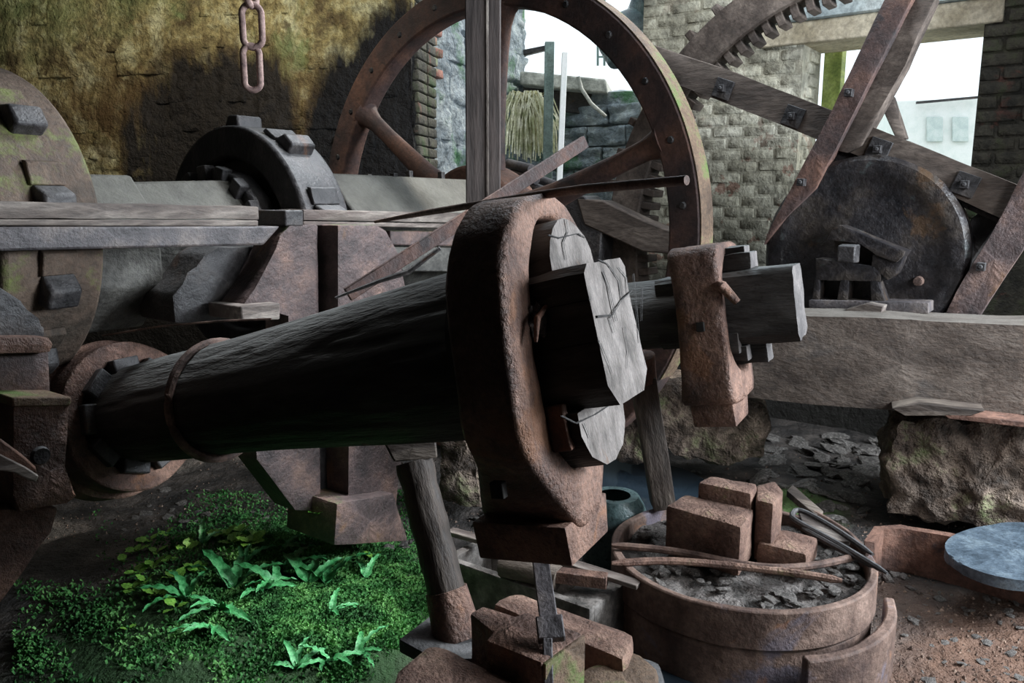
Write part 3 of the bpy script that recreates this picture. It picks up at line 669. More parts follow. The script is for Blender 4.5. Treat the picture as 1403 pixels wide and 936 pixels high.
bm = bmesh.new(); box(bm, xf-.02, xf+.03, -.152, -.128, -.25, -.14); obj('iron_wedge', bm, 'redrust', ham, HM, .004)
P = HM@Vector((xf+.04, -bl_, .09)); rodo('nail', [P, P-B*.05-Z*.02+A*.01, P-B*.07-Z*.07+A*.02], [.006, .008, .004], 'redrust', ham)
P = HM@Vector((xf+.012, -.16, .06)); bm = bmesh.new(); blob(bm, .022, .02, .035, 3, .5, 3); obj('cobweb_clump', bm, 'debris', ham, Matrix.Translation(P), label='dusty cobweb clump by the loop edge')
# strap back plate (dark packing behind loop)
bm = bmesh.new(); tube(bm, [(xb-.045, 0, 0), (xb+.02, 0, 0)], [.232, .236], 40); obj('packing', bm, 'helve', ham, HM)
# band round the helve
bm = bmesh.new(); xb0 = .42; rb = .15+.025+.05*sm(xb0, .3, 1.7)+.012
ps = [(xb0+.03*math.sin(a*1.0+.4), (rb)*math.cos(a), (rb)*math.sin(a)) for a in [2*PI*i/40 for i in range(41)]]
tube(bm, ps, .014, 8, flat=1.0); obj('iron_band', bm, 'rod', ham, HM)
# pivot collar
bm = bmesh.new(); annulus(bm, .195, .265, -.14, -.02, 56); annulus(bm, .22, .285, -.24, -.13, 56); rough(bm, .006, 6, 2); obj('pivot_collar', bm, 'rust', ham, HM, .008)
for k in range(9):
    a = 2*PI*k/9+.2; c0, s0 = math.cos(a), math.sin(a); bm = bmesh.new(); box(bm, -.13, .012, -.05, .05, .155, .205)
    for v in bm.verts: y, z = v.co.y, v.co.z; v.co.y, v.co.z = z*c0-y*s0, z*s0+y*c0
    obj('collar_wedge', bm, 'dark', ham, HM, .006)

# ---- far hammer
FE = at(1096, 414, 2.86); fs = 2.0; FR = FE-AH*fs; FR.z = FE.z-fs*.15
FMX = hammer_frame(FR, FE); FL = (FE-FR).length
fh = thing('forge_hammer', 'smaller forge hammer with flat topped rusty head, behind the large one', 'hammer', FMX@Vector((FL-.2, 0, -.4)))
bm = bmesh.new(); xs = [.1+i*(FL-.33-.1)/30 for i in range(31)]
tube(bm, [(x, 0, 0) for x in xs], .128, 28, rfun=lambda a, i: 1+.05*math.cos(4*a)+.03*noise.noise(Vector((math.cos(a)*3, math.sin(a)*3, xs[i]*2))))
obj('helve', bm, 'helve', fh, FMX)
bm = bmesh.new(); prism(bm, [(-.10, -.10), (-.07, -.13), (.07, -.13), (.10, -.10), (.10, .11), (.075, .135), (-.085, .135), (-.10, .12)], FL-.5, FL, 0)
pass
split(bm, .04); rough(bm, .008, 9, 11, (.4, 1, 1)); he = obj('helve_end', bm, ['helve', 'darkend'], fh, FMX, label='squared black end of the far helve')
for p in he.data.polygons:
    if p.normal.x > .8: p.material_index = 1
fx = FL-.235
def f_in(a): return sup(a, .12, .205, .23, 2.6)
def f_out(a):
    y, z = sup(a, .185, .245, .34, 7)
    y *= .9
    if z > .0: y *= 1+.16*sm(z, .04, .24)
    if z < -.1: y *= 1+.16*sm(-z, .12, .3)
    return (y, z)
loophead(FMX, fx, .17, f_in, f_out, lambda a: (.09+.02*sm(math.sin(a), .5, 1)+.03*sm(-math.sin(a), .5, 1), .085+.02*sm(-math.sin(a), .5, 1)), 'rust', fh, amp=.005, seed=8)
xm2 = fx-.085
bm = bmesh.new(); prism(bm, [(-.13, -.33), (.13, -.33), (.105, -.43), (-.105, -.43)], xm2-.085, xm2+.075, 0); bev(bm, .008); obj('hammer_face', bm, 'rust', fh, FMX)
bm = bmesh.new(); box(bm, xm2-.015, xm2+.015, -.178, -.15, -.06, -.025); obj('cotter_hole', bm, M['crack'], fh, FMX, .003)
for (y0, y1, z0, z1, x1_) in ((-.06, .07, .14, .20, .09), (-.05, .05, .19, .225, .07), (-.08, .02, -.19, -.135, .05), (-.02, .09, -.21, -.135, .11), (-.11, -.06, -.16, -.08, .03)):
    bm = bmesh.new(); box(bm, fx-.15, fx+x1_, y0, y1, z0, z1); bev(bm, .006); split(bm, .04); rough(bm, .006, 12, z0*10); wd = obj('wedge', bm, ['helve', 'darkend'], fh, FMX)
    for p in wd.data.polygons:
        if p.normal.x > .8: p.material_index = 1
P = FMX@Vector((fx+.01, -.15, .095)); rodo('hook_bolt', [P-A*.05+Z*.01, P+A*.0-B*.02, P+A*.05-Z*.055], [.019, .02, .014], 'rust', fh, 12)

# ================================================================== PROPS
pr_ = thing('timber_prop', 'dark round timber prop in an iron shoe under the near helve', 'prop', at(622, 872, 2.08))
top = at(567, 632, 2.30); bot = at(622, 850, 2.16)
ax = (bot-top).normalized()
bm = bmesh.new(); n_ = 18; L_ = (bot-top).length; tube(bm, [(L_*i/n_, 0, 0) for i in range(n_+1)], [.055+.006*noise.noise(Vector((i*.5, 0, 0))) for i in range(n_+1)], 20, rfun=lambda a, i: 1+.03*noise.noise(Vector((math.cos(a)*3, math.sin(a)*3, i*.2))))
obj('pole', bm, 'prop', pr_, along(top, bot))
rodo('iron_shoe', [bot-ax*.09, bot-ax*.02, bot+ax*.05], [.062, .067, .074], 'rust', pr_, 20)
pxprism('cap_block', [(523, 602), (596, 590), (600, 628), (540, 634)], at(565, 612, 2.25), Vector((.25, -1, 0)), .14, 'prop', pr_, .006)
pxprism('packing_board', [(494, 600), (606, 577), (608, 590), (524, 606), (497, 612)], at(565, 600, 2.22), Vector((.25, -1, 0)), .17, 'plank', pr_, .004)
pr2 = thing('timber_prop', 'slender split timber prop under the far helve', 'prop', at(910, 700, 3.25))
t0 = at(879, 516, 3.2); b0 = at(909, 692, 3.3)
bar('pole', t0, b0, .10, .095, 'prop', pr2, .01, .006, .05, 3, Vector((0, -1, 0)))
rodo('iron_collar', [t0-(b0-t0).normalized()*.09, t0+(b0-t0).normalized()*.02], [.068, .06], 'redrust', pr2, 16)

# ================================================================== LEANING BARS
t = rodo('iron_rod', [at(514, 304, 2.75), at(580, 292, 2.5), at(650, 281, 2.25), at(735, 268, 2.02), at(800, 259, 1.9), at(870, 253, 1.78), at(941, 247, 1.68)], [.005, .009, .010, .011, .011, .0105, .0105], 'rod', n=10)
tag(t, 'long thin rusty iron rod lying across the top of the near hammer head', 'rod')
t = bar('flat_bar', at(476, 404, 2.62), at(802, 194, 3.05), .02, .046, 'wheel', None, .003); tag(t, 'long flat rusty bar leaning up behind the near hammer head', 'bar')
t = rodo('flat_bar', [at(460, 408, 2.58), at(520, 385, 2.55), at(560, 372, 2.55), at(603, 340, 2.55)], [.008, .015, .02, .014], 'dark', n=8, flat=.5); tag(t, 'short dark curved bar on top of the near helve', 'bar')
t = rodo('thin_wire', [at(140, 460, 2.9), at(220, 447, 2.85), at(300, 440, 2.75), at(372, 437, 2.68)], .0035, 'rod', n=6); tag(t, 'thin rusty wire above the near helve', 'wire')

# ================================================================== POST
pf = LL(662, 300)
po_ = thing('timber_post', 'tall double timber post standing before the flywheel', 'post', at(662, 284, pf.y))
Yp = pf.y-.12
bar('upright', at(654, 279, Yp), at(653, -140, Yp), .105, .10, 'post', po_, .006, 0, up=Vector((0, -1, 0)))
bar('upright', at(676, 279, Yp+.1), at(676, -140, Yp+.1), .07, .10, 'post', po_, .006, 0, up=Vector((0, -1, 0)))
bar('edge_highlight', at(668, 279, Yp-.05), at(667, -140, Yp-.05), .012, .012, 'plank', po_, .002, 0, up=Vector((0, -1, 0)))  # pale strip stands for the highlight along the post edge

# ================================================================== CLASP ARM WHEEL (right)
WC = at(1195, 342, 4.6)
def cw(px, py, off=0): return onp(px, py, WC-B*off, B)
cl = thing('clasp_arm_wheel', 'great timber wheel with crossed clasp arms and cogged rim in front of the window', 'wheel', WC)
CM = frame(WC, -B, A, Z)
def arm(pts, off, dep, m='arm'): return pxprism('arm', pts, WC-B*off, -B, dep, m, cl, .012, .004, .1, 4)
def boltplate(px, py, off, plate=True, par=cl):
    p = cw(px, py, off); fx_ = frame(p, A, Z, -B); rot = Matrix.Rotation(math.radians(-21), 4, 'Z')
    if plate:
        bm = bmesh.new(); box(bm, -.055, .055, -.055, .055, -.01, .012); pl = obj('washer_plate', bm, 'dark', cl, fx_@rot, .003)
    else: pl = cl
    bm = bmesh.new(); box(bm, -.02, .02, -.02, .02, 0, .05); tube(bm, [(0, 0, .05), (0, 0, .06)], [.012, .01], 8); obj('bolt_head', bm, 'dark', pl, fx_@rot@Matrix.Rotation(.3, 4, 'Z'), .003)
a1 = arm([(870, 53), (1000, 97), (1135, 150), (1390, 252), (1460, 282), (1440, 330), (1371, 299), (1245, 242), (1118, 190), (980, 136), (858, 92)], .22, .13)
a2 = pxprism('arm', [(1214, -6), (1252, -6), (1144, 206), (1118, 258), (1075, 300), (1046, 336), (1052, 318), (1075, 275), (1130, 170)], WC-B*.32, -B, .08, 'wheel', cl, .008, .003, .08, 6, label='rusty iron faced diagonal arm')
a3 = arm([(1250, -6), (1283, -6), (1240, 90), (1180, 200), (1160, 210), (1144, 206)], .26, .13)
a4 = pxprism('arm', [(1420, 200), (1440, 260), (1400, 345), (1360, 405), (1336, 445), (1288, 445), (1310, 400), (1360, 318)], WC-B*.3, -B, .1, 'purple', cl, .008, .003, .08, 6, label='purple iron faced arm at the right edge')
a5 = arm([(1205, 140), (1222, 130), (1242, 190), (1228, 192)], -.25, .1)
for (x, y) in ((991, 122), (1087, 160), (1204, 205), (1323, 253)): boltplate(x, y, .225)
for (x, y) in ((1165, 128), (1100, 250)): boltplate(x, y, .325, False)
boltplate(1345, 365, .305, False); boltplate(885, 68, .225, False); boltplate(872, 86, .225, False)
for (pp, dd) in (([(1135, 218), (1150, 200), (1190, 222), (1186, 232), (1160, 222), (1144, 240)], .16), ([(1165, 222), (1225, 243), (1222, 252), (1160, 232)], .14), ([(1330, 300), (1350, 285), (1372, 300), (1322, 372), (1312, 365)], .12), ([(1290, 262), (1372, 300), (1368, 306), (1288, 270)], .15)):
    pxprism('packing_piece', pp, WC-B*dd, -B, .1, 'dark', cl, .005)
# hub disc
bm = bmesh.new(); prof = [(-.25, .40), (.02, .52), (.16, .525), (.19, .50), (.195, .45), (.19, .42), (.18, .40), (.185, .26), (.20, .16), (.20, 0.001)]
nr = 72; rg_ = [[bm.verts.new((x, r_*math.cos(2*PI*k/nr), r_*math.sin(2*PI*k/nr))) for k in range(nr)] for (x, r_) in prof]
for a, b in zip(rg_, rg_[1:]):
    for k in range(nr): j = (k+1) % nr; bm.faces.new((a[k], a[j], b[j], b[k]))
rough(bm, .006, 5, 3); hub = obj('hub_disc', bm, 'disc', cl, CM@Matrix.Translation((.1, 0, -.01)))
for k in range(1):
    a = math.radians(-25); bm = bmesh.new(); tube(bm, [(.26, .33*math.cos(a), .33*math.sin(a)), (.32, .33*math.cos(a), .33*math.sin(a))], [.03, .022], 10); obj('disc_bolt', bm, 'rod', hub, CM)
# cogged rim
RR = 1.60
bm = bmesh.new(); annulus(bm, RR-.11, RR+.11, -.16, .02, 60, math.radians(95), math.radians(215)); obj('rim', bm, 'arm', cl, CM, .01, label='curved timber rim segment carrying cogs')
for k in range(34):
    a = math.radians(97+k*3.5); c0, s0 = math.cos(a), math.sin(a)
    for (r0, r1) in ((RR-.19, RR-.10), (RR+.1, RR+.17)):
        if r0 > RR and k % 2: continue
        bm = bmesh.new(); box(bm, -.14, 0, -.024, .024, r0, r1)
        for v in bm.verts: y, z = v.co.y, v.co.z; v.co.y, v.co.z = z*c0-y*s0, z*s0+y*c0
        obj('cog', bm, 'plank' if r0 > RR and k < 10 else 'arm', cl, CM, .006)
# bearing pedestal in front of the disc
BP = WC-B*.42
def bp(pts, dep, m, nm, off=0, label=None): return pxprism(nm, pts, BP-B*off, -B, dep, 'disc' if m == 'dark' else m, ped, .006, .002, .06, 8)
ped = thing('bearing_pedestal', 'dark iron plummer block bearing standing on the long beam before the disc', 'bearing', at(1190, 430, BP.y-.1))
bp([(1141, 313), (1150, 308), (1240, 345), (1236, 352), (1228, 360), (1200, 350), (1178, 332), (1132, 330)], .16, 'dark', 'cap', .02)
bp([(1196, 348), (1238, 352), (1228, 376), (1216, 384), (1194, 364)], .12, 'dark', 'cap_side')
bp([(1117, 354), (1150, 358), (1208, 366), (1206, 386), (1118, 384)], .14, 'dark', 'saddle')
bp([(1152, 380), (1164, 380), (1160, 416), (1146, 416)], .12, 'dark', 'leg')
bp([(1192, 384), (1202, 384), (1214, 416), (1194, 416)], .12, 'dark', 'leg')
bp([(1117, 380), (1124, 380), (1122, 416), (1112, 416)], .12, 'dark', 'leg')
bp([(1108, 411), (1272, 415), (1272, 430), (1108, 426)], .22, 'iron_rail', 'base_plate', .03)
p = cw(1165, 347, .46); bm = bmesh.new(); tube(bm, [(0, 0, 0), (0, 0, .09)], [.068, .062], 4); obj('square_nut', bm, 'dark', ped, frame(p, A, Z, -B), .008)

# ================================================================== LONG BEAM AND STONES
bp0 = at(1108, 433, 4.02); 
bR = at(1403, 447, 3.62); bL = at(1062, 430, 4.05); dr = (bR-bL); dr.z = 0; dr.normalize()
TB = bL; NB = Vector((dr.y, -dr.x, 0))
t = pxprism('long_beam', [(985, 426), (1062, 431), (1250, 438), (1403, 447), (1560, 452), (1560, 584), (1403, 566), (1225, 562), (1062, 549), (985, 544)], TB, NB, .36, 'beam', None, .018, .012, .06, 2.5)
tag(t, 'long grey brown squared timber beam resting on mossy stones', 'beam')
def stone(pts, P, Nn, dep, label, m='stone', rg=.03, bv=.05, seed=0, cell=.035, cat='stone'):
    t = pxprism('stone_block', pts, P, Nn, dep, m, None, bv, rg, cell, 9, seed=seed); return tag(t, label, cat)
stone([(1232, 572), (1403, 578), (1520, 590), (1530, 770), (1403, 728), (1290, 722), (1214, 705), (1214, 640)], at(1300, 650, 3.72), NB, .6, 'rough mossy boulder under the right end of the long beam', rg=.05, seed=2)
stone([(896, 524), (985, 528), (1050, 556), (1050, 630), (985, 642), (925, 622), (878, 600)], at(970, 600, 4.35), -BL, .5, 'green topped stone block behind the far hammer head', rg=.04, seed=5)
stone([(838, 560), (876, 520), (905, 570), (900, 632), (845, 640)], at(860, 600, 4.5), -BL, .4, 'dark stone beside the near hammer head above the puddle', rg=.04, seed=7)
stone([(600, 600), (650, 585), (660, 700), (600, 690)], at(625, 650, 3.9), -BL, .3, 'dark wet stone in the gap left of the near hammer head', rg=.03, seed=9)
stone([(850, 480), (905, 484), (930, 520), (850, 530)], at(880, 500, 4.9), -BL, .3, 'shadowed stone behind the far helve', rg=.03, seed=19)
for i, (pts, lb) in enumerate((([(1222, 560), (1260, 553), (1350, 563), (1330, 570), (1240, 570)], 'brown flat packing slip between beam and boulder, left'), ([(1290, 566), (1403, 578), (1480, 592), (1403, 586), (1300, 574)], 'long thin rusty slip lying on the boulder under the beam'))):
    t = pxprism('packing_slip', pts, at(1300, 565, 3.60), NB, .2, 'prop' if i == 0 else 'redrust', None, .003); tag(t, lb, 'packing')
t = pxprism('wood_scrap', [(1158, 424), (1188, 416), (1210, 420), (1206, 434), (1160, 434)], at(1180, 428, BP.y-.16), -B, .1, 'plank', None, .003); tag(t, 'pale splinter of wood lying on the beam below the bearing', 'wood')

# ================================================================== TUB
TC = atz(1013, 752, .33)
tb = thing('iron_tub', 'round riveted iron tub full of ash and scrap', 'tub', (TC.x, TC.y, .02))
TM = frame(Vector((TC.x, TC.y, 0)), Z, A, B)   # local x up
bm = bmesh.new(); annulus(bm, .458, .488, .19, .33, 96); rough(bm, .004, 5, 1); obj('upper_ring', bm, 'tub', tb, TM, .006)
bm = bmesh.new(); annulus(bm, .42, .478, -.05, .185, 96)
rough(bm, .010, 4, 5); obj('lower_ring', bm, 'tub', tb, TM, .008)
bm = bmesh.new(); nn = 40; gr = [[None]*(nn+1) for _ in range(nn+1)]
for i in range(nn+1):
    for j in range(nn+1):
        u = -1+2*i/nn; v = -1+2*j/nn; x = u*math.sqrt(1-v*v/2)*.46; y = v*math.sqrt(1-u*u/2)*.46
        gr[i][j] = bm.verts.new((x, y, .268+.03*noise.noise(Vector((x*5, y*5, 1)))+.018*noise.noise(Vector((x*19, y*19, 4)))))
for i in range(nn):
    for j in range(nn): bm.faces.new((gr[i][j], gr[i+1][j], gr[i+1][j+1], gr[i][j+1]))
o = obj('ash_fill', bm, 'debris', tb, GA(Vector((TC.x, TC.y, 0))), sharp=180); o['kind'] = 'stuff'
# curved guard plate round the tub
bm = bmesh.new(); annulus(bm, .52, .56, -.05, .20, 40, math.radians(-47), math.radians(22)); rough(bm, .006, 5, 2)
t = obj('curved_guard', bm, 'tub', None, TM, .008); tag(t, 'curved purple rusty iron guard wrapped round the right of the tub', 'iron guard')
# low trough wall to the right
wp = [atz(1196, 770, .12), atz(1192, 742, .2), atz(1205, 724, .2), atz(1235, 722, .2), atz(1300, 733, .2), atz(1403, 762, .2), atz(1520, 800, .2)]
bm = bmesh.new(); rgs = []
for i, p in enumerate(wp):
    tdir = (wp[min(i+1, len(wp)-1)]-wp[max(i-1, 0)]); tdir.z = 0; tdir.normalize(); nrm = Vector((tdir.y, -tdir.x, 0))
    rgs.append([bm.verts.new(q) for q in (p+nrm*.02+Z*.0, p-nrm*.025, Vector((p.x, p.y, -.1))-nrm*.03, Vector((p.x, p.y, -.1))+nrm*.03)])
for a, b in zip(rgs, rgs[1:]):
    for k in range(4): j = (k+1) % 4; bm.faces.new((a[k], a[j], b[j], b[k]))
bm.faces.new(rgs[0]); bm.faces.new(rgs[-1][::-1]); split(bm, .07); rough(bm, .006, 6)
t = obj('trough_wall', bm, 'redrust', None, None); tag(t, 'low curved red rusty iron trough wall in front of the boulder', 'trough')
pts = [(1295, 744), (1318, 728), (1360, 718), (1403, 716), (1460, 722), (1490, 745), (1485, 780), (1440, 795), (1390, 794), (1340, 782), (1304, 764)]
zz = .245; W0 = [atz(x, y, zz) for x, y in pts]; W = []
for i in range(len(W0)):
    for k in range(4):
        t = k/4; p0, p1, p2, p3 = (W0[(i+q-1) % len(W0)] for q in range(4))
        W.append(.5*((2*p1)+(p2-p0)*t+(2*p0-5*p1+4*p2-p3)*t*t+(3*p1-p0-3*p2+p3)*t**3)); c = sum(W, Vector())/len(W)
bm = bmesh.new(); prism(bm, [(p.x-c.x, p.y-c.y) for p in W], -.045, 0); bev(bm, .015); split(bm, .06); rough(bm, .004, 6)
t = obj('slab', bm, 'slate', None, Matrix.Translation(c)); tag(t, 'smooth blue grey patterned slab lying on the trough wall at right edge', 'slab')
# blocks on the tub
def gblock(name, label, pxs, z, hgt, m='block', group=None, bv=.018, rg=.004, cat='iron block'):
    W = [atz(x, y, z) for x, y in pxs]; c = sum(W, Vector())/len(W); c.z = z; bm = bmesh.new()
    prism(bm, [((p-c).dot(A), (p-c).dot(B)) for p in W], -hgt, 0); bmesh.ops.recalc_face_normals(bm, faces=bm.faces); bev(bm, bv); split(bm, .05); rough(bm, rg, 9, len(label))
    t = obj(name, bm, m, None, GA(c)); return tag(t, label, cat, group)
gblock('iron_block', 'large square brown iron block standing on the tub', [(912, 692), (940, 676), (1034, 697), (1016, 722)], .49, .20)
gblock('iron_block', 'long chamfered mossy iron bar behind the large block on the tub', [(955, 660), (975, 651), (1038, 662), (1030, 676)], .55, .26)
gblock('iron_block', 'upright iron block at the back of the tub beside the chamfered bar', [(1036, 664), (1062, 658), (1074, 672), (1060, 690), (1036, 684)], .53, .25)
gblock('iron_block', 'low flat iron block on the tub right of the large block', [(1036, 742), (1072, 724), (1122, 736), (1106, 760)], .37, .09)
gblock('iron_block', 'short grooved iron piece between the blocks on the tub', [(1034, 704), (1048, 692), (1068, 702), (1056, 716)], .43, .15)
def strap(name, pts, z, r, m, label, flat=.35, cat='bar', dz=None, n=8):
    P = [atz(x, y, z if dz is None else dz[i]) for i, (x, y) in enumerate(pts)]
    # smooth by subdividing
    Q = []
    for i in range(len(P)-1):
        for k in range(4):
            t = k/4; p0, p1, p2, p3 = P[max(i-1, 0)], P[i], P[i+1], P[min(i+2, len(P)-1)]
            Q.append(.5*((2*p1)+(p2-p0)*t+(2*p0-5*p1+4*p2-p3)*t*t+(3*p1-p0-3*p2+p3)*t**3))
    Q.append(P[-1]); t = rodo(name, Q, [r*(.5 if i in (0, len(Q)-1) else 1) for i in range(len(Q))], m, n=n, flat=flat); return tag(t, label, cat)
strap('flat_strip', [(838, 747), (928, 756), (1035, 776), (1107, 776), (1177, 762)], .35, .014, 'rod', 'curved rusty strip across the tub in front of the large block', 1)
strap('flat_strip', [(838, 772), (928, 769), (1071, 783), (1154, 796)], .345, .014, 'block', 'straighter brown strip lying along the front edge of the tub', 1)
strap('tongs', [(1216, 786), (1150, 746), (1092, 714), (1086, 704), (1098, 700), (1140, 722), (1196, 760)], .37, .011, 'dark', 'dark looped tongs resting on the right side of the tub', 1, 'tongs')
strap('iron_rod', [(1202, 778), (1150, 752), (1100, 724)], .36, .012, 'dark', 'dark straight rod beside the looped tongs on the tub', 1, 'rod')
strap('iron_rod', [(1110, 700), (1160, 730), (1188, 760)], .35, .014, 'rod', 'thin brown rod along the back rim of the tub', 1, 'rod')
gblock('weathered_board', 'grey weathered slat leaning on the back of the tub', [(1078, 672), (1086, 664), (1128, 700), (1118, 706)], .36, .03, 'prop', cat='slat', bv=.004, rg=.001)
gblock('weathered_board', 'pale weathered board among the tongs on the tub', [(1094, 700), (1118, 712), (1165, 742), (1140, 740), (1100, 716)], .335, .02, 'plank', cat='board', bv=.003, rg=.001)

# ================================================================== NEAR ANVIL GROUP
gblock('sole_block', 'broad rusty iron base lying beneath the near anvil', [(560, 925), (640, 850), (700, 838), (905, 905), (930, 990), (700, 1080), (540, 1010)], .33, .42, 'dark', bv=.03, cat='anvil')
t = gblock('anvil', 'stepped rusty anvil block with mossy end under the near hammer', [(645, 841), (662, 829), (706, 844), (722, 838), (797, 868), (742, 908), (666, 877), (676, 866)], .56, .30, 'rust', bv=.008, cat='anvil')
gblock('mossy_end_plate', 'yellow green mossy end plate on the near anvil', [(798, 869), (802, 871), (748, 911), (743, 908)], .555, .22, 'mossrust', bv=.003, rg=.001, cat='plate')
gblock('iron_bar_block', 'long rounded mossy brown ingot behind the near anvil', [(671, 824), (706, 807), (872, 866), (856, 904)], .46, .18, 'block', bv=.035, cat='ingot')
gblock('iron_bar_block', 'smooth brown ingot at the bottom edge left of the near anvil', [(543, 918), (586, 881), (610, 884), (720, 940), (760, 1000), (600, 1060), (530, 960)], .50, .22, 'block', bv=.035, cat='ingot')
gblock('iron_bar_block', 'rounded lichen covered ingot end at the bottom edge right of the anvil', [(790, 915), (868, 886), (905, 912), (900, 970), (820, 990)], .42, .2, 'mossrust', bv=.035, cat='ingot')
gblock('iron_plate', 'thin dark plate beneath the foot of the near prop', [(547, 876), (590, 843), (660, 850), (690, 900), (600, 905)], .42, .04, 'dark', bv=.004, rg=.002, cat='plate')
tl = thing('chisel_bar', 'grey forged bar tool leaning across the near anvil', 'tool', at(750, 860, 1.9))
bar('shank', at(741, 772, 2.05), at(752, 850, 1.86), .046, .022, 'iron_rail', tl, .003, up=Vector((0, -1, .4)))
bar('collar', at(752, 846, 1.87), at(756, 878, 1.82), .068, .03, 'iron_rail', tl, .004, up=Vector((0, -1, .4)))
bar('blade', at(750, 874, 1.82), at(752, 960, 1.74), .024, .018, 'iron_rail', tl, .003, up=Vector((0, -1, .4)))
# open trough box
bxA = atz(640, 746, .26); bxB = atz(838, 812, .26); bl = (bxB-bxA); bl.z = 0; L_ = bl.length; bl.normalize(); bn = Vector((-bl.y, bl.x, 0))
BXM = frame(Vector((bxA.x, bxA.y, 0)), bl, bn, Z)
bxo = thing('open_trough', 'open grey cast iron trough half hidden behind the near anvil', 'trough', (bxA+bxB)/2-Z*.24)
wv = .15
for (nm, a) in (('side_wall', (0, L_, -wv, -wv+.035, .02, .26)), ('side_wall', (0, L_, wv-.035, wv, .02, .26)), ('end_wall', (-.0, .04, -wv+.035, wv-.035, .02, .26)), ('end_wall', (L_-.14, L_, -wv+.035, wv-.035, .02, .255)), ('bottom', (.04, L_-.04, -wv+.035, wv-.035, .0, .06))):
    bm = bmesh.new(); box(bm, *a); bev(bm, .008); split(bm, .08); rough(bm, .004, 8); obj(nm, bm, 'rubble', bxo, BXM)
rodo('log_piece', [atz(688, 772, .31), atz(722, 778, .31), atz(765, 792, .30)], [.05, .054, .045], 'prop', n=14); tag(bpy.data.objects['log_piece'], 'short broken log lying on the open trough under the hammer face', 'log')
t = bar('square_bar', atz(748, 786, .31), atz(832, 796, .31), .05, .045, 'rust', None, .003); tag(t, 'short square rusty bar lying across the open trough', 'bar')
t = bar('flat_strip', atz(768, 768, .33), atz(876, 802, .31), .05, .018, 'plank', None, .003); tag(t, 'flat pale strip pointing right over the open trough', 'strip')
t = bar('flat_strip', atz(616, 728, .3), atz(690, 748, .3), .05, .02, 'plank', None, .003); tag(t, 'flat pale strip sticking out left of the hammer face', 'strip')
# verdigris pot
P = at(842, 668, 3.4); bm = bmesh.new(); pf_ = [(0, .001), (0, .08), (.03, .115), (.10, .135), (.17, .13), (.22, .11), (.25, .09), (.25, .06)]
nr = 32; rg_ = [[bm.verts.new((r_*math.cos(2*PI*k/nr), r_*math.sin(2*PI*k/nr), z_)) for k in range(nr)] for (z_, r_) in [(a_*1.35, b_*1.2) for a_, b_ in pf_]]
for a, b in zip(rg_, rg_[1:]):
    for k in range(nr): j = (k+1) % nr; bm.faces.new((a[k], a[j], b[j], b[k]))
t = obj('iron_pot', bm, 'jade', None, Matrix.Translation((P.x, P.y, .02))); tag(t, 'blue green iron pot standing in the puddle behind the near hammer', 'pot')

# puddles
wm = bpy.data.materials.new('water'); wm.use_nodes = True; wb = wm.node_tree.nodes['Principled BSDF']; wb.inputs['Base Color'].default_value = (.03, .045, .06, 1); wb.inputs['Roughness'].default_value = .08; wb.inputs['Specular IOR Level'].default_value = .7
def puddle(px, py, rx, ry, z, label):
    c = atz(px, py, z); bm = bmesh.new(); vs = []
    for k in range(40):
        a = 2*PI*k/40; f = 1+.35*noise.noise(Vector((math.cos(a)*1.5, math.sin(a)*1.5, px)))
        vs.append((rx*f*math.cos(a), ry*f*math.sin(a)))
    prism(bm, vs, -.05, 0); t = obj('puddle', bm, wm, None, Matrix.Translation(c)); tag(t, label, 'puddle', kind='stuff')
puddle(880, 672, .42, .5, .035, 'blue grey puddle beyond the tub beside the far prop')
puddle(915, 905, .16, .22, .03, 'bluish puddle between the near anvil and the tub at the bottom edge')

# ================================================================== CHAIN
ch_ = thing('chain', 'rusty hanging chain with long oval links above the camshaft', 'chain', at(346, 125, 3.3))
def link(cpx, y0, y1, Y, half, edge):
    p0 = at(cpx, y0, Y); p1 = at(cpx, y1, Y); c = (p0+p1)/2; h = abs(p0.z-p1.z)/2; r = .013; R_ = half
    pts = []
    for k in range(32):
        a = 2*PI*k/32; x = R_*math.cos(a); z = R_*math.sin(a)+(h-R_-r)*(1 if math.sin(a) >= 0 else -1)
        pts.append(Vector((x, 0, z)))
    bm = bmesh.new(); n_ = 10; rings = []
    for i in range(32):
        p = pts[i]; t = (pts[(i+1) % 32]-pts[i-1]).normalized(); s_ = Vector((0, 1, 0)); q = t.cross(s_)
        rings.append([bm.verts.new(p+(s_*math.cos(2*PI*k/n_)+q*math.sin(2*PI*k/n_))*r) for k in range(n_)])
    for i in range(32):
        a, b = rings[i], rings[(i+1) % 32]
        for k in range(n_): j = (k+1) % n_; bm.faces.new((a[k], a[j], b[j], b[k]))
    obj('link', bm, 'link', ch_, Matrix.Translation(c)@Matrix.Rotation(edge, 4, 'Z'))
link(345, 58, 128, 3.3, .031, .15); link(345.5, 1, 70, 3.3, .037, .1); link(344, -44, 13, 3.3, .035, 1.35); link(345, -100, -34, 3.3, .036, .1)
link(345, -150, -90, 3.3, .036, 1.4); link(345, -215, -140, 3.3, .036, .1)

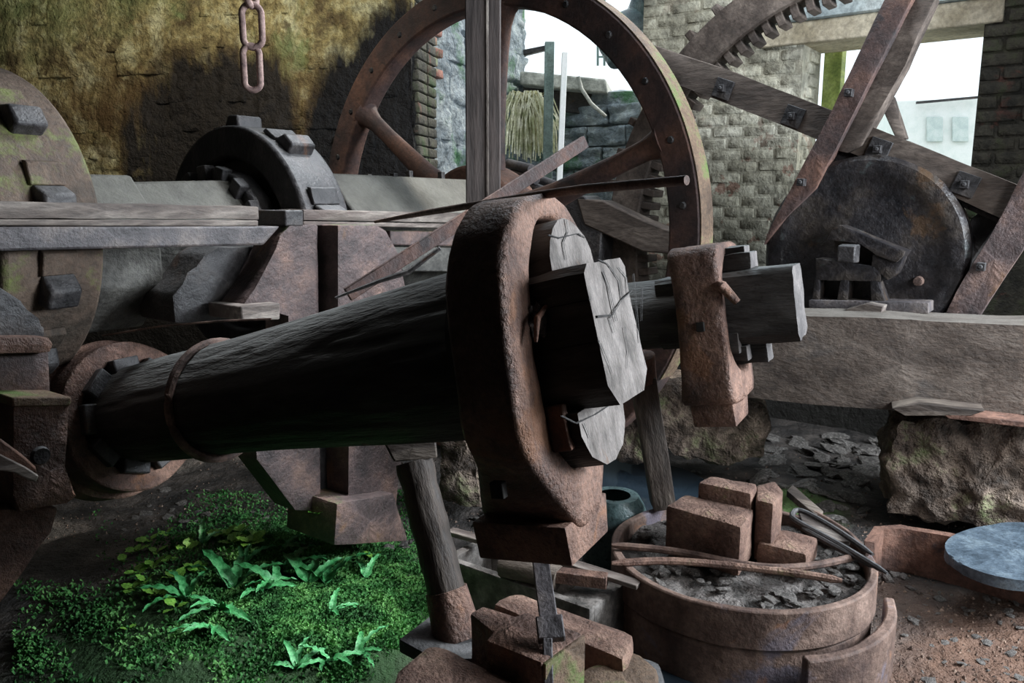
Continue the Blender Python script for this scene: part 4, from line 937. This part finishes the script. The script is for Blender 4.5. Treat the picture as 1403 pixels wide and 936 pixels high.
# dark timber below the flywheel spoke + wheel pit members
t = pxprism('pit_timber', [(790, 272), (826, 275), (882, 302), (965, 334), (960, 352), (880, 345), (800, 308)], at(860, 310, 5.3), -B, .15, 'arm', None, .01); tag(t, 'dark sloping timber passing behind the flywheel rim', 'timber')
t = pxprism('pit_timber', [(760, 270), (800, 268), (826, 300), (820, 372), (780, 372)], at(800, 320, 5.5), -B, .2, 'dark', None, .01); tag(t, 'shadowed upright timber block low inside the flywheel', 'timber')
pin = thing('pinion', 'short roller pinion beside the post inside the flywheel', 'gear', at(722, 250, 5.9))
for (x, y, x2, y2) in ((696, 224, 728, 232), (703, 236, 735, 246), (712, 248, 745, 262), (733, 244, 760, 254), (738, 262, 756, 264)): rodo('roller', [at(x, y, 5.9), at(x2, y2, 5.7)], .035, 'iron_rail', pin, 10)

# ================================================================== LOOSE RUBBLE
rubm = []
for k in range(7):
    bm = bmesh.new(); blob(bm, .5, .38, .22, 2, .35, 1.3, k); 
    for v in bm.verts: v.co.z = max(-.14, min(.16, v.co.z))
    me = bpy.data.meshes.new('rubble_stone'); bmesh.ops.recalc_face_normals(bm, faces=bm.faces); bm.to_mesh(me); bm.free(); me.materials.append(M['rubble']); rubm.append(me)
rs = random.Random(11)
def scatter(n, poly, smin, smax, label, group, cat='stone', name='rubble_stone', zoff=.3):
    for _ in range(n):
        px = rs.uniform(poly[0], poly[2]); py = rs.uniform(poly[1], poly[3]); p = atz(px, py, .02); s = rs.uniform(smin, smax)
        o = bpy.data.objects.new(name, rs.choice(rubm)); COL.objects.link(o); o.location = (p.x, p.y, gh(p.x, p.y)+s*.05)
        o.rotation_euler = (rs.uniform(-.4, .4), rs.uniform(-.4, .4), rs.uniform(0, 6.28)); o.scale = (s, s*rs.uniform(.6, 1.2), s*rs.uniform(.5, 1)); tag(o, label, cat, group)
scatter(60, (1040, 596, 1210, 668), .07, .2, 'grey broken stone fragment in the rubble beneath the long beam', 'rubble beneath the long beam')
scatter(22, (1110, 655, 1200, 712), .05, .15, 'brown stone fragment between the tub and the boulder', 'fragments between tub and boulder')
scatter(16, (1198, 755, 1245, 792), .04, .10, 'small pale chipping heaped by the curl of the trough wall', 'chippings by the trough wall')
scatter(46, (1235, 800, 1400, 930), .015, .05, 'small gritty pebble on the orange rusty floor', 'pebbles on the rusty floor', 'pebble', 'pebble')
scatter(30, (880, 820, 1090, 930), .02, .055, 'small dark pebble on the mud in front of the tub', 'pebbles in front of the tub', 'pebble', 'pebble')
scatter(24, (920, 640, 960, 690), .03, .07, 'small grey chipping beside the far prop', 'chippings by the far prop')
scatter(26, (150, 655, 420, 720), .03, .08, 'small dark stone at the top of the mossy bank', 'stones on the mossy bank')
scatter(14, (640, 660, 720, 740), .05, .12, 'dark stone in the shadow left of the near hammer face', 'stones behind the near prop')
scatter(5, (530, 745, 572, 775), .06, .1, 'dark purple pebble beside the foot of the housing', 'pebbles by the housing foot')
for i in range(120):                                # lumps in the ash of the tub: parts of the tub
    a = rs.uniform(0, 6.28); r_ = .43*math.sqrt(rs.random()); s = rs.uniform(.015, .065)
    o = bpy.data.objects.new('cinder', rs.choice(rubm)); COL.objects.link(o); o.parent = tb
    o.location = Vector((TC.x+r_*math.cos(a), TC.y+r_*math.sin(a), .285))-tb.location; o.rotation_euler = (rs.uniform(-.5, .5), 0, a*3); o.scale = (s, s, s)

vs_, fs_ = [], []; rq = random.Random(9)
for i in range(15000):
    px = rq.uniform(60, 1480); py = 600+400*rq.random()**.8
    if px < 640 and py > 735: continue
    p = atz(px, py, .02)
    if (p-WB).dot(B) > -.1: continue
    g_ = gh(p.x, p.y); s_ = rq.uniform(.002, .009)*rq.uniform(.6, 1.5)
    b_ = len(vs_); a = rq.uniform(0, 6.3)
    for q in range(3): vs_.append((p.x+s_*math.cos(a+q*2.1)*rq.uniform(.6, 1.3), p.y+s_*math.sin(a+q*2.1)*rq.uniform(.6, 1.3), g_-.002))
    vs_.append((p.x, p.y, g_+s_*rq.uniform(.4, 1.1))); fs_ += [(b_, b_+1, b_+3), (b_+1, b_+2, b_+3), (b_+2, b_, b_+3)]
M['grit'] = mat('grit', [(.04, .03, .025), (.12, .08, .06), (.34, .24, .18)], 30, coord='pos', bump=.3)
me = bpy.data.meshes.new('gravel'); me.from_pydata(vs_, [], fs_); me.materials.append(M['grit']); o = bpy.data.objects.new('gravel', me); COL.objects.link(o)
tag(o, 'fine dark and rusty grit strewn over the forge floor', 'gravel', kind='stuff')
# ================================================================== MOSS AND FERNS
bm = bmesh.new(); rg = random.Random(2); verts = []; faces = []
def mossd(px, py):
    d = math.hypot((px-420)/240, (py-790)/125); n_ = noise.noise(Vector((px*.012, py*.02, 0)))
    return max(0, 1.15-d+.5*n_, (.16+.4*n_) if py > 790 and px < 420 else 0)  # thinner tufts at lower left put shade into the moss
k = 0
while k < 190000:
    px = rg.uniform(20, 640); py = rg.uniform(672, 950)
    if px < 600-(py-700)*-.05 and rg.random() < mossd(px, py)*(.45+.55*sm(px, 150, 420)):
        p = atz(px, py, .1); g_ = gh(p.x, p.y); p = atz(px, py, g_); g_ = gh(p.x, p.y)
        a = rg.uniform(0, 6.28); s = rg.uniform(.002, .0055); h = rg.uniform(.004, .015); dx, dy = math.cos(a)*s, math.sin(a)*s; b_ = len(verts)
        lx, ly = rg.uniform(-.012, .012), rg.uniform(-.012, .012)
        verts += [(p.x-dx, p.y-dy, g_-.004), (p.x+dx, p.y+dy, g_-.004), (p.x+dx+lx, p.y+dy+ly, g_+h), (p.x-dx+lx*1.3, p.y-dy+ly*1.3, g_+h*.8)]; faces.append((b_, b_+1, b_+2, b_+3))
    k += 1
me = bpy.data.meshes.new('moss'); me.from_pydata(verts, [], faces); me.materials.append(M['mossleaf']); mo = bpy.data.objects.new('moss', me); COL.objects.link(mo)
tag(mo, 'bright green moss carpet on the bank in front of the housing', 'moss', kind='stuff')
def leafmesh(kind, seed):
    bm = bmesh.new(); r = random.Random(seed); n = 12; rows = []
    for i in range(n+1):
        t = i/n
        if kind == 'fern': w = .12*(sm(t, 0, .12)*(1-.55*t)*(1-sm(t, .86, 1.02))+.02); z = .55*t-.62*t*t; x = t
        else: w = .33*math.sin(PI*min(1, t*1.02))**.7*(1 if t > .25 else t*1.6)+.01; z = .35*t-.3*t*t; x = t
        wob = .010*math.sin(i*2.4+seed) if kind == 'fern' else .02*math.sin(i*3)
        rows.append([bm.verts.new((x, w*s_+wob*s_*s_*.6, z+(.035*abs(s_))+(.03*math.sin(i*2.1+s_*2+seed) if abs(s_) == 1 else 0))) for s_ in (-1, -.5, 0, .5, 1)])
    for a, b in zip(rows, rows[1:]):
        for k in range(4): bm.faces.new((a[k], a[k+1], b[k+1], b[k]))
    for f in bm.faces: f.smooth = True
    me = bpy.data.meshes.new('leaf'); bm.to_mesh(me); bm.free(); me.materials.append(M['fern' if kind == 'fern' else 'seed']); return me
LF = [leafmesh('fern', k) for k in range(4)]; LS = [leafmesh('seed', k) for k in range(3)]
def plant(px, py, n, size, kind, label, group=None, lean=None):
    p = atz(px, py, .1); p = atz(px, py, gh(p.x, p.y)+.0); p.z = gh(p.x, p.y)
    t = thing('fern' if kind == 'fern' else 'seedling', label, 'fern' if kind == 'fern' else 'plant', p, group)
    a0 = rg.uniform(0, 6.28)
    for i in range(n):
        o = bpy.data.objects.new('leaf', rg.choice(LF if kind == 'fern' else LS)); COL.objects.link(o); o.parent = t
        a = (lean if lean is not None else a0)+ (i-(n-1)/2)*(6.28/n if lean is None else .75)+rg.uniform(-.3, .3); s = size*rg.uniform(.7, 1.1)*(1.45 if kind == 'fern' else 1.3)
        o.rotation_euler = (rg.uniform(-.4, .4), -rg.uniform(.1, .6), a); o.scale = (s, s, s)
FP = [(455/1, 0)]
ferns = [(322, 800, 3, .17, 1.9, 'hart fern with the broadest upright frond, centre of the mossy bank'), (424, 792, 2, .15, 1.6, 'fern with one tall straight frond right of the centre cluster'), (448, 795, 2, .15, 1.7, 'glossy fern frond pair at the right of the fern row'),
         (256, 815, 4, .13, 2.6, 'spreading fern on the left of the fern row'), (302, 832, 4, .13, 4.4, 'low fern with downward drooping fronds below the broadest frond'), (278, 738, 1, .11, 1.6, 'single upright fern frond at the top of the bank'),
         (390, 778, 3, .13, .5, 'fern leaning right in the middle of the fern row'), (335, 768, 2, .10, 1.5, 'small shiny fern just above the broadest frond'), (378, 800, 3, .12, 3.3, 'fern with dark curling fronds between the tall ones'),
         (352, 806, 3, .11, 5.6, 'fern spreading low right of the broadest frond'), (385, 748, 2, .10, .1, 'small bluish fern higher on the bank near the housing'), (502, 788, 1, .10, 1.7, 'single small fern by the housing foot'), (290, 852, 3, .10, 4.6, 'lowest fern of the centre cluster'),
         (455, 832, 3, .09, .3, 'fern with flat spread fronds in the right part of the moss'), (452, 905, 4, .10, 4.7, 'dark fern at the bottom of the bank'), (408, 915, 3, .09, 2.0, 'fern at the bottom left of the dark fern'), (490, 893, 3, .10, .2, 'fern at the bottom right corner of the moss')]
for (x, y, n, s, l, lb) in ferns: plant(x, y+8, n+1, s, 'fern', lb, None, l)
for (x, y, n, s) in ((190, 785, 4, .05), (183, 808, 4, .055), (210, 780, 4, .06), (214, 818, 4, .05), (186, 755, 5, .05), (205, 733, 3, .05), (215, 755, 3, .05), (255, 752, 4, .05), (308, 735, 5, .06), (318, 748, 4, .06), (345, 748, 5, .06), (330, 730, 4, .05), (240, 838, 3, .05), (176, 862, 2, .035), (275, 785, 4, .05), (240, 795, 4, .05), (365, 800, 3, .05), (268, 780, 4, .05), (512, 768, 3, .05), (232, 770, 4, .04), (355, 735, 4, .05), (170, 770, 3, .04), (200, 800, 3, .05), (228, 725, 3, .04)):
    plant(x, y, n, s, 'seed', 'small bright green round leaved seedling on the mossy bank', 'seedlings on the mossy bank')
P = onp(438, 708, HP+A*.02, A)
t = thing('seedling', 'bright leafy sprig growing out of the housing above the moss', 'plant', P)
for i in range(4):
    o = bpy.data.objects.new('leaf', LS[i % 3]); COL.objects.link(o); o.parent = t; o.rotation_euler = (0, -.5, -2+i*1.2); o.scale = (.08,)*3
